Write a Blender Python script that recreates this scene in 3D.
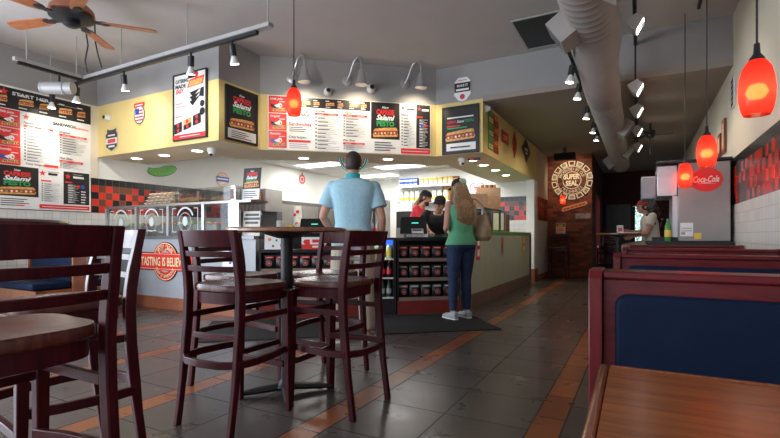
import bpy, math, random
from mathutils import Vector, Matrix
random.seed(7)
for o in list(bpy.data.objects): bpy.data.objects.remove(o)
S = bpy.context.scene; COL = S.collection
R = math.radians; PI = math.pi

# ---------------------------------------------------------------- camera
cd = bpy.data.cameras.new('camera'); cam = bpy.data.objects.new('camera', cd); COL.objects.link(cam)
cam.location = (0, 0, 1.0); cam.rotation_euler = (R(90), 0, R(28.47))
cd.sensor_width = 36; cd.lens = 461 * 36 / 780; cd.shift_y = (236 - 219) / 780; cd.clip_start = 0.05
S.camera = cam
# ---------------------------------------------------------------- world, exposure, big lights
W = bpy.data.worlds.new('World'); S.world = W; W.use_nodes = True
W.node_tree.nodes['Background'].inputs[0].default_value = (0.75, 0.86, 1.0, 1)
W.node_tree.nodes['Background'].inputs[1].default_value = 1.2
VS = S.view_settings; VS.view_transform = 'Standard'; VS.look = 'None'; VS.gamma = 1; VS.exposure = 0.55
VS.use_curve_mapping = False

def light(name, kind, loc, energy, color=(1, 1, 1), size=0.1, size_y=None, target=None, rot=None, spot=60, blend=0.5):
    l = bpy.data.lights.new(name, kind); l.energy = energy; l.color = color
    if kind == 'AREA':
        l.size = size
        if size_y: l.shape = 'RECTANGLE'; l.size_y = size_y
    else: l.shadow_soft_size = size
    if kind == 'SPOT': l.spot_size = R(spot); l.spot_blend = blend
    o = bpy.data.objects.new(name, l); COL.objects.link(o); o.location = loc
    if target is not None: o.rotation_euler = (Vector(target) - Vector(loc)).to_track_quat('-Z', 'Y').to_euler()
    if rot: o.rotation_euler = rot
    return o
# daylight through the street windows behind the camera (openings in wall_back)
light('daylight_window', 'AREA', (-7.3, 0.0, 1.6), 170, (0.80, 0.89, 1.0), 3.4, 2.0, target=(0, 0.0, 1.6))
light('daylight_window', 'AREA', (-5.3, -2.45, 1.55), 110, (0.82, 0.9, 1.0), 2.8, 2.1, rot=(R(90), 0, 0))
light('daylight_window', 'AREA', (-2.3, -2.45, 1.55), 35, (0.82, 0.9, 1.0), 2.2, 2.1, rot=(R(90), 0, 0))
light('daylight_window', 'AREA', (0.0, -2.45, 1.55), 2, (0.8, 0.88, 1.0), 1.2, 2.1, rot=(R(90), 0, 0))
# kitchen fluorescent troffers (fixtures are built further down at the same places)
TROFFERS = [(-6.5, 8.6), (-6.3, 10.9), (-5.0, 9.7), (-5.2, 7.2), (-3.9, 8.2), (-3.2, 9.6)]
for x, y in TROFFERS:
    light('troffer_light', 'AREA', (x, y, 2.62), 17, (1.0, 0.99, 0.95), 1.1, 0.55, rot=(0, 0, 0))

# ---------------------------------------------------------------- materials
MATS = {}
def mat(name, col, rough=0.6, metal=0.0, var=0.08, scale=6.0, bump=0.0, spec=0.5, emis=None, estr=0, alpha=None, trans=0, coat=0):
    if name in MATS: return MATS[name]
    m = bpy.data.materials.new(name); m.use_nodes = True; nt = m.node_tree; b = nt.nodes['Principled BSDF']
    c = list(col) + [1]
    b.inputs['Roughness'].default_value = rough; b.inputs['Metallic'].default_value = metal
    b.inputs['Specular IOR Level'].default_value = spec; b.inputs['Coat Weight'].default_value = coat
    b.inputs['Transmission Weight'].default_value = trans
    tc = nt.nodes.new('ShaderNodeTexCoord'); n = nt.nodes.new('ShaderNodeTexNoise'); n.inputs['Scale'].default_value = scale
    n.inputs['Detail'].default_value = 4; nt.links.new(tc.outputs['Object'], n.inputs['Vector'])
    r = nt.nodes.new('ShaderNodeValToRGB'); r.color_ramp.elements[0].position = 0.3; r.color_ramp.elements[1].position = 0.7
    r.color_ramp.elements[0].color = [max(0, x * (1 - var)) for x in col] + [1]
    r.color_ramp.elements[1].color = [min(1, x * (1 + var)) for x in col] + [1]
    nt.links.new(n.outputs['Fac'], r.inputs['Fac']); nt.links.new(r.outputs['Color'], b.inputs['Base Color'])
    if bump:
        bp = nt.nodes.new('ShaderNodeBump'); bp.inputs['Strength'].default_value = bump; bp.inputs['Distance'].default_value = 0.01
        nt.links.new(n.outputs['Fac'], bp.inputs['Height']); nt.links.new(bp.outputs['Normal'], b.inputs['Normal'])
    if emis: b.inputs['Emission Color'].default_value = list(emis) + [1]; b.inputs['Emission Strength'].default_value = estr
    if alpha is not None: b.inputs['Alpha'].default_value = alpha
    MATS[name] = m; return m

def wood(name, c1, c2, rough=0.35, scale=(1, 1, 1), gs=14, coat=0.2, spec=0.5):
    m = bpy.data.materials.new(name); m.use_nodes = True; nt = m.node_tree; b = nt.nodes['Principled BSDF']
    tc = nt.nodes.new('ShaderNodeTexCoord'); mp = nt.nodes.new('ShaderNodeMapping'); mp.inputs['Scale'].default_value = scale
    n = nt.nodes.new('ShaderNodeTexNoise'); n.inputs['Scale'].default_value = gs; n.inputs['Detail'].default_value = 6; n.inputs['Distortion'].default_value = 0.6
    r = nt.nodes.new('ShaderNodeValToRGB'); r.color_ramp.elements[0].color = list(c1) + [1]; r.color_ramp.elements[1].color = list(c2) + [1]
    r.color_ramp.elements[0].position = 0.32; r.color_ramp.elements[1].position = 0.68
    L = nt.links.new; L(tc.outputs['Object'], mp.inputs['Vector']); L(mp.outputs[0], n.inputs['Vector']); L(n.outputs['Fac'], r.inputs['Fac'])
    L(r.outputs['Color'], b.inputs['Base Color']); b.inputs['Roughness'].default_value = rough; b.inputs['Coat Weight'].default_value = coat; b.inputs['Specular IOR Level'].default_value = spec
    b.inputs['Coat Roughness'].default_value = 0.15
    MATS[name] = m; return m

class NX:                                   # tiny node expression helper
    def __init__(s, nt): s.nt = nt
    def m(s, op, a, b=None, c=None):
        n = s.nt.nodes.new('ShaderNodeMath'); n.operation = op
        for i, v in enumerate((a, b, c)):
            if v is None: continue
            if isinstance(v, (int, float)): n.inputs[i].default_value = v
            else: s.nt.links.new(v, n.inputs[i])
        return n.outputs[0]
    def mix(s, f, a, b):
        n = s.nt.nodes.new('ShaderNodeMix'); n.data_type = 'RGBA'
        if isinstance(f, (int, float)): n.inputs[0].default_value = f
        else: s.nt.links.new(f, n.inputs[0])
        for i, v in ((6, a), (7, b)):
            if isinstance(v, tuple): n.inputs[i].default_value = list(v) + [1]
            else: s.nt.links.new(v, n.inputs[i])
        return n.outputs[2]
    def xyz(s, v):
        n = s.nt.nodes.new('ShaderNodeSeparateXYZ'); s.nt.links.new(v, n.inputs[0]); return n.outputs
    def comb(s, x, y, z=0.0):
        n = s.nt.nodes.new('ShaderNodeCombineXYZ')
        for i, v in enumerate((x, y, z)):
            if isinstance(v, (int, float)): n.inputs[i].default_value = v
            else: s.nt.links.new(v, n.inputs[i])
        return n.outputs[0]
    def white(s, v):
        n = s.nt.nodes.new('ShaderNodeTexWhiteNoise'); n.noise_dimensions = '3D'; s.nt.links.new(v, n.inputs[0]); return n.outputs[0]
    def noise(s, v, sc, det=4):
        n = s.nt.nodes.new('ShaderNodeTexNoise'); n.inputs['Scale'].default_value = sc; n.inputs['Detail'].default_value = det
        s.nt.links.new(v, n.inputs['Vector']); return n.outputs['Fac']

def nodemat(name):
    m = bpy.data.materials.new(name); m.use_nodes = True; nt = m.node_tree; MATS[name] = m
    tc = nt.nodes.new('ShaderNodeTexCoord'); return m, nt, nt.nodes['Principled BSDF'], tc.outputs['Object'], NX(nt)

def floor_mat():
    m, nt, b, co, X = nodemat('slate_floor_tile'); x, y, z = X.xyz(co)[:3]
    P, SW = 1.074, 0.157
    a = X.m('ADD', x, 0.51 + P * 20); xm = X.m('MODULO', a, P); k = X.m('FLOOR', X.m('DIVIDE', a, P))
    strip = X.m('LESS_THAN', xm, SW)
    xt = X.m('SUBTRACT', xm, SW); tw = (P - SW) / 2
    xi = X.m('FLOOR', X.m('DIVIDE', xt, tw)); xf = X.m('MODULO', X.m('ADD', xt, tw), tw)
    yt = X.m('ADD', y, 45.7 - 0.145); yi = X.m('FLOOR', X.m('DIVIDE', yt, 0.457)); yf = X.m('MODULO', yt, 0.457)
    ys = X.m('ADD', y, 38 - 2.646 + 0.38 * 7); ysi = X.m('FLOOR', X.m('DIVIDE', ys, 0.38)); ysf = X.m('MODULO', ys, 0.38)
    g = 0.0045
    def edge(v, w): return X.m('LESS_THAN', X.m('MINIMUM', v, X.m('SUBTRACT', w, v)), g)
    gt = X.m('MAXIMUM', edge(xf, tw), edge(yf, 0.457)); gs = X.m('MAXIMUM', edge(xm, SW), edge(ysf, 0.38))
    rt = X.white(X.comb(X.m('ADD', X.m('MULTIPLY', k, 3), xi), yi)); rs = X.white(X.comb(k, ysi, 5))
    n1 = X.noise(co, 5, 6); n2 = X.noise(co, 1.3, 3)
    t = X.m('ADD', X.m('MULTIPLY', rt, 0.4), X.m('MULTIPLY', n1, 0.6))
    tile = X.mix(t, (0.038, 0.035, 0.036), (0.135, 0.112, 0.10)); tile = X.mix(X.m('MULTIPLY', n2, 0.45), tile, (0.11, 0.08, 0.065))
    stc = X.mix(X.m('ADD', X.m('MULTIPLY', rs, 0.6), X.m('MULTIPLY', n1, 0.4)), (0.19, 0.05, 0.018), (0.38, 0.12, 0.04))
    c = X.mix(strip, tile, stc); gr = X.mix(strip, gt, gs)
    grs = X.m('ADD', X.m('MULTIPLY', strip, gs), X.m('MULTIPLY', X.m('SUBTRACT', 1, strip), gt))
    c = X.mix(grs, c, (0.022, 0.018, 0.017)); nt.links.new(c, b.inputs['Base Color'])
    nt.links.new(X.m('ADD', 0.2, X.m('ADD', X.m('MULTIPLY', n1, 0.2), X.m('MULTIPLY', grs, 0.4))), b.inputs['Roughness'])
    bp = nt.nodes.new('ShaderNodeBump'); bp.inputs['Strength'].default_value = 0.35; bp.inputs['Distance'].default_value = 0.006
    nt.links.new(X.m('SUBTRACT', n1, X.m('MULTIPLY', grs, 0.9)), bp.inputs['Height']); nt.links.new(bp.outputs[0], b.inputs['Normal'])
    return m

def tile_mat(name, axis, checker=True, s=0.108, z0=1.9):
    # axis: which horizontal world coordinate runs along the wall
    m, nt, b, co, X = nodemat(name); xyz = X.xyz(co); h = xyz[axis]; z = xyz[2]
    a = X.m('ADD', h, 40.0); u = X.m('FLOOR', X.m('DIVIDE', a, s)); uf = X.m('MODULO', a, s)
    zz = X.m('SUBTRACT', z0 + 10 * s, z); v = X.m('FLOOR', X.m('DIVIDE', zz, s)); vf = X.m('MODULO', zz, s)
    g = X.m('LESS_THAN', X.m('MINIMUM', X.m('MINIMUM', uf, X.m('SUBTRACT', s, uf)), X.m('MINIMUM', vf, X.m('SUBTRACT', s, vf))), 0.0028)
    if checker:
        r = X.white(X.comb(u, v, 3)); par = X.m('MODULO', X.m('ADD', u, v), 2)
        red = X.m('MULTIPLY', par, X.m('GREATER_THAN', r, 0.36)); red = X.m('MAXIMUM', red, X.m('GREATER_THAN', r, 0.9))
        c = X.mix(X.m('GREATER_THAN', X.white(X.comb(u, v, 9)), 0.5), (0.012, 0.012, 0.014), (0.15, 0.045, 0.022))
        c = X.mix(red, c, (0.60, 0.03, 0.018)); top = X.m('LESS_THAN', zz, 11 * s)
        c = X.mix(top, c, (0.012, 0.014, 0.016)); c = X.mix(g, c, (0.11, 0.10, 0.09)); b.inputs['Roughness'].default_value = 0.25
    else:
        r = X.white(X.comb(u, v, 3)); c = X.mix(r, (0.70, 0.69, 0.65), (0.78, 0.77, 0.73)); c = X.mix(g, c, (0.5, 0.49, 0.46)); b.inputs['Roughness'].default_value = 0.28
    nt.links.new(c, b.inputs['Base Color']); return m

def brick_mat():
    m, nt, b, co, X = nodemat('red_brick'); x, y, z = X.xyz(co)[:3]
    br = nt.nodes.new('ShaderNodeTexBrick'); nt.links.new(X.comb(X.m('ADD', x, y), z), br.inputs['Vector'])
    br.inputs['Scale'].default_value = 1; br.inputs['Brick Width'].default_value = 0.2; br.inputs['Row Height'].default_value = 0.07
    br.inputs['Mortar Size'].default_value = 0.006; br.inputs['Color1'].default_value = (0.30, 0.07, 0.03, 1); br.inputs['Color2'].default_value = (0.085, 0.024, 0.012, 1)
    br.inputs['Mortar'].default_value = (0.10, 0.06, 0.04, 1); nt.links.new(br.outputs['Color'], b.inputs['Base Color'])
    b.inputs['Roughness'].default_value = 0.85; return m

def red_glass():
    m = bpy.data.materials.new('red_art_glass'); m.use_nodes = True; nt = m.node_tree; nt.nodes.clear(); L = nt.links.new
    out = nt.nodes.new('ShaderNodeOutputMaterial'); mx = nt.nodes.new('ShaderNodeMixShader'); tr = nt.nodes.new('ShaderNodeBsdfTranslucent'); gl = nt.nodes.new('ShaderNodeBsdfPrincipled')
    tc = nt.nodes.new('ShaderNodeTexCoord'); n = nt.nodes.new('ShaderNodeTexNoise'); n.inputs['Scale'].default_value = 9
    r = nt.nodes.new('ShaderNodeValToRGB'); r.color_ramp.elements[0].color = (0.9, 0.03, 0.022, 1); r.color_ramp.elements[1].color = (0.98, 0.04, 0.03, 1)
    L(tc.outputs['Object'], n.inputs['Vector']); L(n.outputs['Fac'], r.inputs['Fac']); L(r.outputs['Color'], tr.inputs['Color'])
    gl.inputs['Base Color'].default_value = (0.75, 0.03, 0.01, 1); gl.inputs['Roughness'].default_value = 0.15
    rf = nt.nodes.new('ShaderNodeBsdfRefraction'); rf.inputs['Color'].default_value = (1, .30, .07, 1); rf.inputs['Roughness'].default_value = .62; rf.inputs['IOR'].default_value = 1.03
    m2 = nt.nodes.new('ShaderNodeMixShader'); m2.inputs[0].default_value = .10; L(tr.outputs[0], m2.inputs[1]); L(rf.outputs[0], m2.inputs[2])
    mx.inputs[0].default_value = 0.18; L(m2.outputs[0], mx.inputs[1]); L(gl.outputs[0], mx.inputs[2]); L(mx.outputs[0], out.inputs[0])
    MATS['red_art_glass'] = m; return m

def clear_glass(name, tint=(0.9, 0.95, 0.95), k=0.12):
    m = bpy.data.materials.new(name); m.use_nodes = True; nt = m.node_tree; nt.nodes.clear(); L = nt.links.new
    out = nt.nodes.new('ShaderNodeOutputMaterial'); mx = nt.nodes.new('ShaderNodeMixShader'); tr = nt.nodes.new('ShaderNodeBsdfTransparent'); gl = nt.nodes.new('ShaderNodeBsdfGlossy')
    tr.inputs[0].default_value = list(tint) + [1]; gl.inputs['Roughness'].default_value = 0.03; mx.inputs[0].default_value = k
    L(tr.outputs[0], mx.inputs[1]); L(gl.outputs[0], mx.inputs[2]); L(mx.outputs[0], out.inputs[0]); MATS[name] = m; return m

FLOOR = floor_mat()
CHK_Y = tile_mat('checker_tile_side', 1); CHK_X = tile_mat('checker_tile_end', 0)
WT_Y = tile_mat('white_tile_side', 1, False); WT_X = tile_mat('white_tile_end', 0, False)
BRICK = brick_mat(); REDGLASS = red_glass(); GLASS = clear_glass('clear_glass'); PLASTIC = clear_glass('clear_plastic', (0.88, 0.9, 0.9), 0.2)
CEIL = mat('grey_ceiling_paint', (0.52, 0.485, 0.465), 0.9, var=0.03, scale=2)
GREYW = mat('grey_wall_paint', (0.33, 0.32, 0.315), 0.85, var=0.03, scale=2)
CREAM = mat('cream_wall_paint', (0.74, 0.68, 0.55), 0.8, var=0.03, scale=2)
BEIGE = mat('beige_wall_paint', (0.62, 0.55, 0.42), 0.8, var=0.03, scale=2)
YEL = mat('yellow_soffit_paint', (0.78, 0.60, 0.24), 0.7, var=0.03, scale=2)
TANU = mat('tan_soffit_underside', (0.76, 0.66, 0.49), 0.7, var=0.03, scale=2)
WHITEW = mat('white_wall_paint', (0.82, 0.82, 0.78), 0.6, var=0.02, scale=2)
DARKW = mat('dark_maroon_wall', (0.07, 0.018, 0.016), 0.8, var=0.1)
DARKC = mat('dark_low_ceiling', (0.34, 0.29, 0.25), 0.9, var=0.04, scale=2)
BASEB = mat('brown_base_tile', (0.30, 0.10, 0.05), 0.4, var=0.2, scale=3)
BLACK = mat('black_paint', (0.012, 0.012, 0.014), 0.45, var=0.2)
RUBBER = mat('black_rubber', (0.012, 0.012, 0.013), 0.8, var=0.3, scale=60, bump=0.3)
STEEL = mat('brushed_steel', (0.34, 0.32, 0.305), 0.42, 0.85, var=0.08, scale=3)
DSTEEL = mat('dark_steel', (0.16, 0.16, 0.17), 0.4, 0.7)
ALU = mat('satin_aluminium', (0.6, 0.6, 0.62), 0.35, 0.8)
GREYMET = mat('grey_painted_metal', (0.42, 0.41, 0.40), 0.45, 0.2)
PANELG = mat('grey_counter_panel', (0.36, 0.37, 0.40), 0.45, var=0.05)
PANELGR = mat('sage_counter_panel', (0.42, 0.46, 0.35), 0.35, var=0.06)
LIME = mat('lime_counter_edge', (0.16, 0.42, 0.05), 0.3)
WHITE = mat('white_print', (0.85, 0.85, 0.84), 0.4, var=0.02)
OFFW = mat('off_white_paper', (0.72, 0.68, 0.60), 0.7, var=0.05)
PRED = mat('red_print', (0.75, 0.035, 0.035), 0.35, var=0.05)
PBLK = mat('black_print', (0.018, 0.016, 0.018), 0.35, var=0.1)
PGRN = mat('green_print', (0.03, 0.36, 0.10), 0.4)
PGREY = mat('grey_print', (0.33, 0.33, 0.34), 0.5)
PBLUE = mat('blue_print', (0.03, 0.10, 0.45), 0.4)
PORG = mat('orange_print', (0.85, 0.25, 0.04), 0.4)
PYEL = mat('yellow_print', (0.85, 0.62, 0.08), 0.4)
PCREAM = mat('cream_lettering', (0.85, 0.74, 0.42), 0.4)
BUN = mat('toasted_bun_print', (0.72, 0.38, 0.12), 0.5, var=0.25, scale=30)
FILL = mat('filling_print', (0.42, 0.05, 0.03), 0.5, var=0.5, scale=50)
LETT = mat('lettuce_print', (0.25, 0.45, 0.10), 0.5, var=0.3, scale=50)
PBROWN = mat('brown_print', (0.16, 0.06, 0.03), 0.4)
TEAL = mat('teal_print', (0.02, 0.25, 0.2), 0.4)
CHAIRW = wood('dark_mahogany', (0.036, 0.003, 0.006), (0.078, 0.007, 0.011), 0.36, (6, 6, 0.8), 9, 0.0, .28)
SEATW = wood('worn_seat_wood', (0.055, 0.010, 0.008), (0.14, 0.032, 0.018), 0.26, (7, 1.2, 2), 7, 0.0, .4)
BOOTHW = wood('cherry_booth_wood', (0.085, 0.007, 0.010), (0.15, 0.014, 0.017), 0.3, (1, 6, 6), 8, 0.0, .3)
BOOTHV = wood('cherry_upright_wood', (0.085, 0.007, 0.010), (0.15, 0.014, 0.017), 0.3, (6, 6, 0.8), 8, 0.0, .3)
TABW = wood('honey_table_wood', (0.22, 0.055, 0.012), (0.34, 0.10, 0.022), 0.25, (1.0, 14, 1), 6, 0.08)
TABE = wood('table_edge_wood', (0.20, 0.055, 0.018), (0.34, 0.11, 0.035), 0.2, (14, 1, 1), 6, 0.6)
NAVY = mat('navy_vinyl', (0.005, 0.012, 0.035), 0.5, var=0.15, scale=12, bump=0.15, spec=.12)
BULB = mat('lit_bulb', (1, 1, 1), 0.5, emis=(1.0, 0.93, 0.82), estr=9)
LEDW = mat('lit_flood_lens', (1, 1, 1), 0.5, emis=(1.0, 0.95, 0.85), estr=9)
WARMB = mat('lit_warm_bulb', (1, 1, 1), 0.5, emis=(1.0, 0.8, 0.5), estr=14)
TUBEL = mat('lit_troffer_lens', (1, 1, 1), 0.5, emis=(1.0, 1.0, 0.96), estr=3.2)
DUCTM = mat('taupe_duct_paint', (0.36, 0.33, 0.31), 0.6, 0.1, var=0.06)
FANWOOD = wood('orange_fan_wood', (0.32, 0.09, 0.03), (0.45, 0.15, 0.05), 0.35, (1, 8, 8), 8)
COPPER = mat('copper_fan_metal', (0.42, 0.17, 0.10), 0.4, 0.6)
PAPERBAG = mat('brown_kraft_paper', (0.46, 0.29, 0.18), 0.8, var=0.12, scale=14, bump=0.4)
BAGTAN = mat('tan_canvas', (0.30, 0.20, 0.12), 0.8, var=0.15, scale=20, bump=0.4)
FOOD = mat('bread_crust', (0.55, 0.30, 0.12), 0.7, var=0.35, scale=14)
PLASTW = mat('white_plastic', (0.78, 0.78, 0.76), 0.4, var=0.03)
PLASTG = mat('grey_plastic', (0.32, 0.33, 0.36), 0.5, var=0.05)
SCREEN = mat('lit_green_display', (0.0, 0.1, 0.07), 0.5, emis=(0.1, 0.9, 0.6), estr=0.8)
SKIN = mat('light_skin', (0.52, 0.27, 0.19), 0.55, var=0.06, scale=12)
HAIRD = mat('dark_brown_hair', (0.035, 0.020, 0.014), 0.6, var=0.4, scale=60, bump=0.5)
HAIRB = wood('long_blonde_hair', (0.12, 0.065, 0.03), (0.36, 0.22, 0.11), 0.5, (22, 22, 1.2), 5, 0)
POLO = mat('light_blue_polo_knit', (0.36, 0.58, 0.68), 0.8, var=0.07, scale=40, bump=0.2)
POLOC = mat('teal_collar_knit', (0.03, 0.38, 0.40), 0.8, var=0.08, scale=40)
KHAKI = mat('khaki_cotton', (0.42, 0.36, 0.28), 0.85, var=0.08, scale=20, bump=0.2)
JEANS = mat('dark_blue_denim', (0.010, 0.026, 0.078), 0.8, var=0.3, scale=25, bump=0.2)
GREENT = mat('green_cotton', (0.10, 0.36, 0.20), 0.8, var=0.08, scale=25, bump=0.2)
REDT = mat('red_cotton', (0.60, 0.025, 0.05), 0.8, var=0.08, scale=25)
BLKT = mat('black_cotton', (0.015, 0.014, 0.016), 0.85, var=0.2, scale=25)
WHT = mat('white_cotton', (0.62, 0.58, 0.52), 0.85, var=0.05, scale=25)
SHOEG = mat('grey_mesh_sneaker', (0.38, 0.44, 0.45), 0.7, var=0.15, scale=60)
SHOED = mat('tan_leather_shoe', (0.34, 0.27, 0.2), 0.5)
LEAF = mat('leaf_green', (0.10, 0.30, 0.05), 0.6, var=0.5, scale=12)

# ---------------------------------------------------------------- geometry helpers
class MB:
    def __init__(s): s.V = []; s.F = []; s.I = []; s.M = []
    def mi(s, m):
        if m not in s.M: s.M.append(m)
        return s.M.index(m)
    def add(s, v, f, m):
        b = len(s.V); s.V += [tuple(p) for p in v]; i = s.mi(m)
        for q in f: s.F.append(tuple(b + k for k in q)); s.I.append(i)
        return s
    def box(s, x0, x1, y0, y1, z0, z1, m):
        v = [(x, y, z) for z in (z0, z1) for y in (y0, y1) for x in (x0, x1)]
        return s.add(v, [(0, 2, 3, 1), (4, 5, 7, 6), (0, 1, 5, 4), (2, 6, 7, 3), (0, 4, 6, 2), (1, 3, 7, 5)], m)
    def obox(s, c, size, rot, m):
        a, b_, d = [q / 2 for q in size]; Mx = Matrix.Rotation(rot[2], 3, 'Z') @ Matrix.Rotation(rot[1], 3, 'Y') @ Matrix.Rotation(rot[0], 3, 'X')
        v = [tuple(Vector(c) + Mx @ Vector((x, y, z))) for z in (-d, d) for y in (-b_, b_) for x in (-a, a)]
        return s.add(v, [(0, 2, 3, 1), (4, 5, 7, 6), (0, 1, 5, 4), (2, 6, 7, 3), (0, 4, 6, 2), (1, 3, 7, 5)], m)
    def rings(s, rs, m, cap=True):
        n = len(rs[0]); v = [p for r in rs for p in r]; f = []
        for k in range(len(rs) - 1):
            for i in range(n):
                j = (i + 1) % n; f.append((k * n + i, k * n + j, (k + 1) * n + j, (k + 1) * n + i))
        if cap: f.append(tuple(range(n - 1, -1, -1))); f.append(tuple((len(rs) - 1) * n + i for i in range(n)))
        return s.add(v, f, m)
    def tube(s, pts, r, m, seg=10, cap=True, flat=1.0):
        pts = [Vector(p) for p in pts]; rr = r if isinstance(r, (list, tuple)) else [r] * len(pts); rs = []; prev = None
        for i, p in enumerate(pts):
            t = (pts[min(i + 1, len(pts) - 1)] - pts[max(i - 1, 0)]).normalized()
            if prev is None: a = t.orthogonal().normalized() if abs(t.z) < 0.99 else Vector((1, 0, 0)); a = Vector((0, 0, 1)).cross(t).normalized() if abs(t.z) < 0.95 else Vector((1, 0, 0))
            else: a = (prev - t * prev.dot(t)).normalized()
            b_ = t.cross(a); prev = a
            rs.append([tuple(p + (a * math.cos(2 * PI * k / seg) + b_ * flat * math.sin(2 * PI * k / seg)) * rr[i]) for k in range(seg)])
        return s.rings(rs, m, cap)
    def cyl(s, p0, p1, r0, m, r1=None, seg=16): return s.tube([p0, p1], [r0, r0 if r1 is None else r1], m, seg)
    def lathe(s, prof, m, c=(0, 0, 0), seg=24, axis=None):
        q = Vector((0, 0, 1)).rotation_difference(Vector(axis).normalized()) if axis else None; rs = []
        for r, z in prof:
            ring = []
            for k in range(seg):
                p = Vector((r * math.cos(2 * PI * k / seg), r * math.sin(2 * PI * k / seg), z))
                if q: p = q @ p
                ring.append(tuple(Vector(c) + p))
            rs.append(ring)
        if prof[0][0] > .012: return s.rings(rs + [rs[0]], m, cap=False)
        return s.rings(rs, m)
    def ell(s, c, rad, m, rot=None, seg=16, nr=9):
        rs = []
        for k in range(nr + 1):
            a = -PI / 2 + PI * min(max(k, 0.08), nr - 0.08) / nr; ring = []
            for i in range(seg):
                p = Vector((rad[0] * math.cos(a) * math.cos(2 * PI * i / seg), rad[1] * math.cos(a) * math.sin(2 * PI * i / seg), rad[2] * math.sin(a)))
                if rot is not None: p = rot @ p
                ring.append(tuple(Vector(c) + p))
            rs.append(ring)
        return s.rings(rs, m)
    def prism(s, poly, z0, z1, m):
        n = len(poly); v = [(x, y, z0) for x, y in poly] + [(x, y, z1) for x, y in poly]
        f = [tuple(range(n - 1, -1, -1)), tuple(range(n, 2 * n))] + [(i, (i + 1) % n, n + (i + 1) % n, n + i) for i in range(n)]
        return s.add(v, f, m)
    def vprism(s, poly, y0, y1, m):          # polygon in x,z extruded along y
        n = len(poly); v = [(x, y0, z) for x, z in poly] + [(x, y1, z) for x, z in poly]
        f = [tuple(range(n)), tuple(range(2 * n - 1, n - 1, -1))] + [((i + 1) % n, i, n + i, n + (i + 1) % n) for i in range(n)]
        return s.add(v, f, m)
    def build(s, name, parent=None, loc=(0, 0, 0), rz=0, bevel=0, rot=None, flip=False):
        me = bpy.data.meshes.new(name); me.from_pydata(s.V, [], s.F); me.update()
        for m in s.M: me.materials.append(m)
        me.polygons.foreach_set('material_index', s.I)
        me.polygons.foreach_set('use_smooth', [True] * len(s.F)); me.set_sharp_from_angle(angle=R(38))
        o = bpy.data.objects.new(name, me); COL.objects.link(o); o.location = loc; o.rotation_euler = rot if rot else (0, 0, rz)
        if parent: o.parent = parent
        if bevel:
            b = o.modifiers.new('bevel', 'BEVEL'); b.width = bevel; b.segments = 2; b.limit_method = 'ANGLE'; b.angle_limit = R(50)
        return o

def tag(o, label, cat, group=None, kind=None):
    o['label'] = label; o['category'] = cat
    if group: o['group'] = group
    if kind: o['kind'] = kind
    return o
def thing(name, label, cat, loc=(0, 0, 0), rz=0, group=None):
    o = bpy.data.objects.new(name, None); COL.objects.link(o); o.location = loc; o.rotation_euler = (0, 0, rz); o.empty_display_size = 0.1
    return tag(o, label, cat, group)
def struct(mb, name, **k):
    o = mb.build(name, **k); o['kind'] = 'structure'; return o
KIDS = {}
def dup(o, loc=None, rz=None, label=None, group=None, parent=None):
    c = o.copy(); COL.objects.link(c)
    if parent: c.parent = parent
    if loc is not None: c.location = loc
    if rz is not None: c.rotation_euler = (0, 0, rz)
    if label: c['label'] = label
    if group: c['group'] = group
    for ch in list(o.children):
        if not ch.name.startswith('lamp_glow'): dup(ch, parent=c)
    return c

TXT = {}
def text2d(body, bold=0.0, shear=0.0):
    key = (body, bold, shear)
    if key in TXT: return TXT[key]
    cu = bpy.data.curves.new('t', 'FONT'); cu.body = body; cu.size = 1; cu.resolution_u = 2; cu.offset = bold; cu.shear = shear
    o = bpy.data.objects.new('t', cu); COL.objects.link(o)
    dg = bpy.context.evaluated_depsgraph_get(); me = bpy.data.meshes.new_from_object(o.evaluated_get(dg))
    v = [(p.co.x, p.co.y) for p in me.vertices]; f = [tuple(p.vertices) for p in me.polygons]
    bpy.data.objects.remove(o); bpy.data.curves.remove(cu); bpy.data.meshes.remove(me)
    if not v: v = [(0, 0)]
    TXT[key] = (v, f); return v, f

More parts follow.
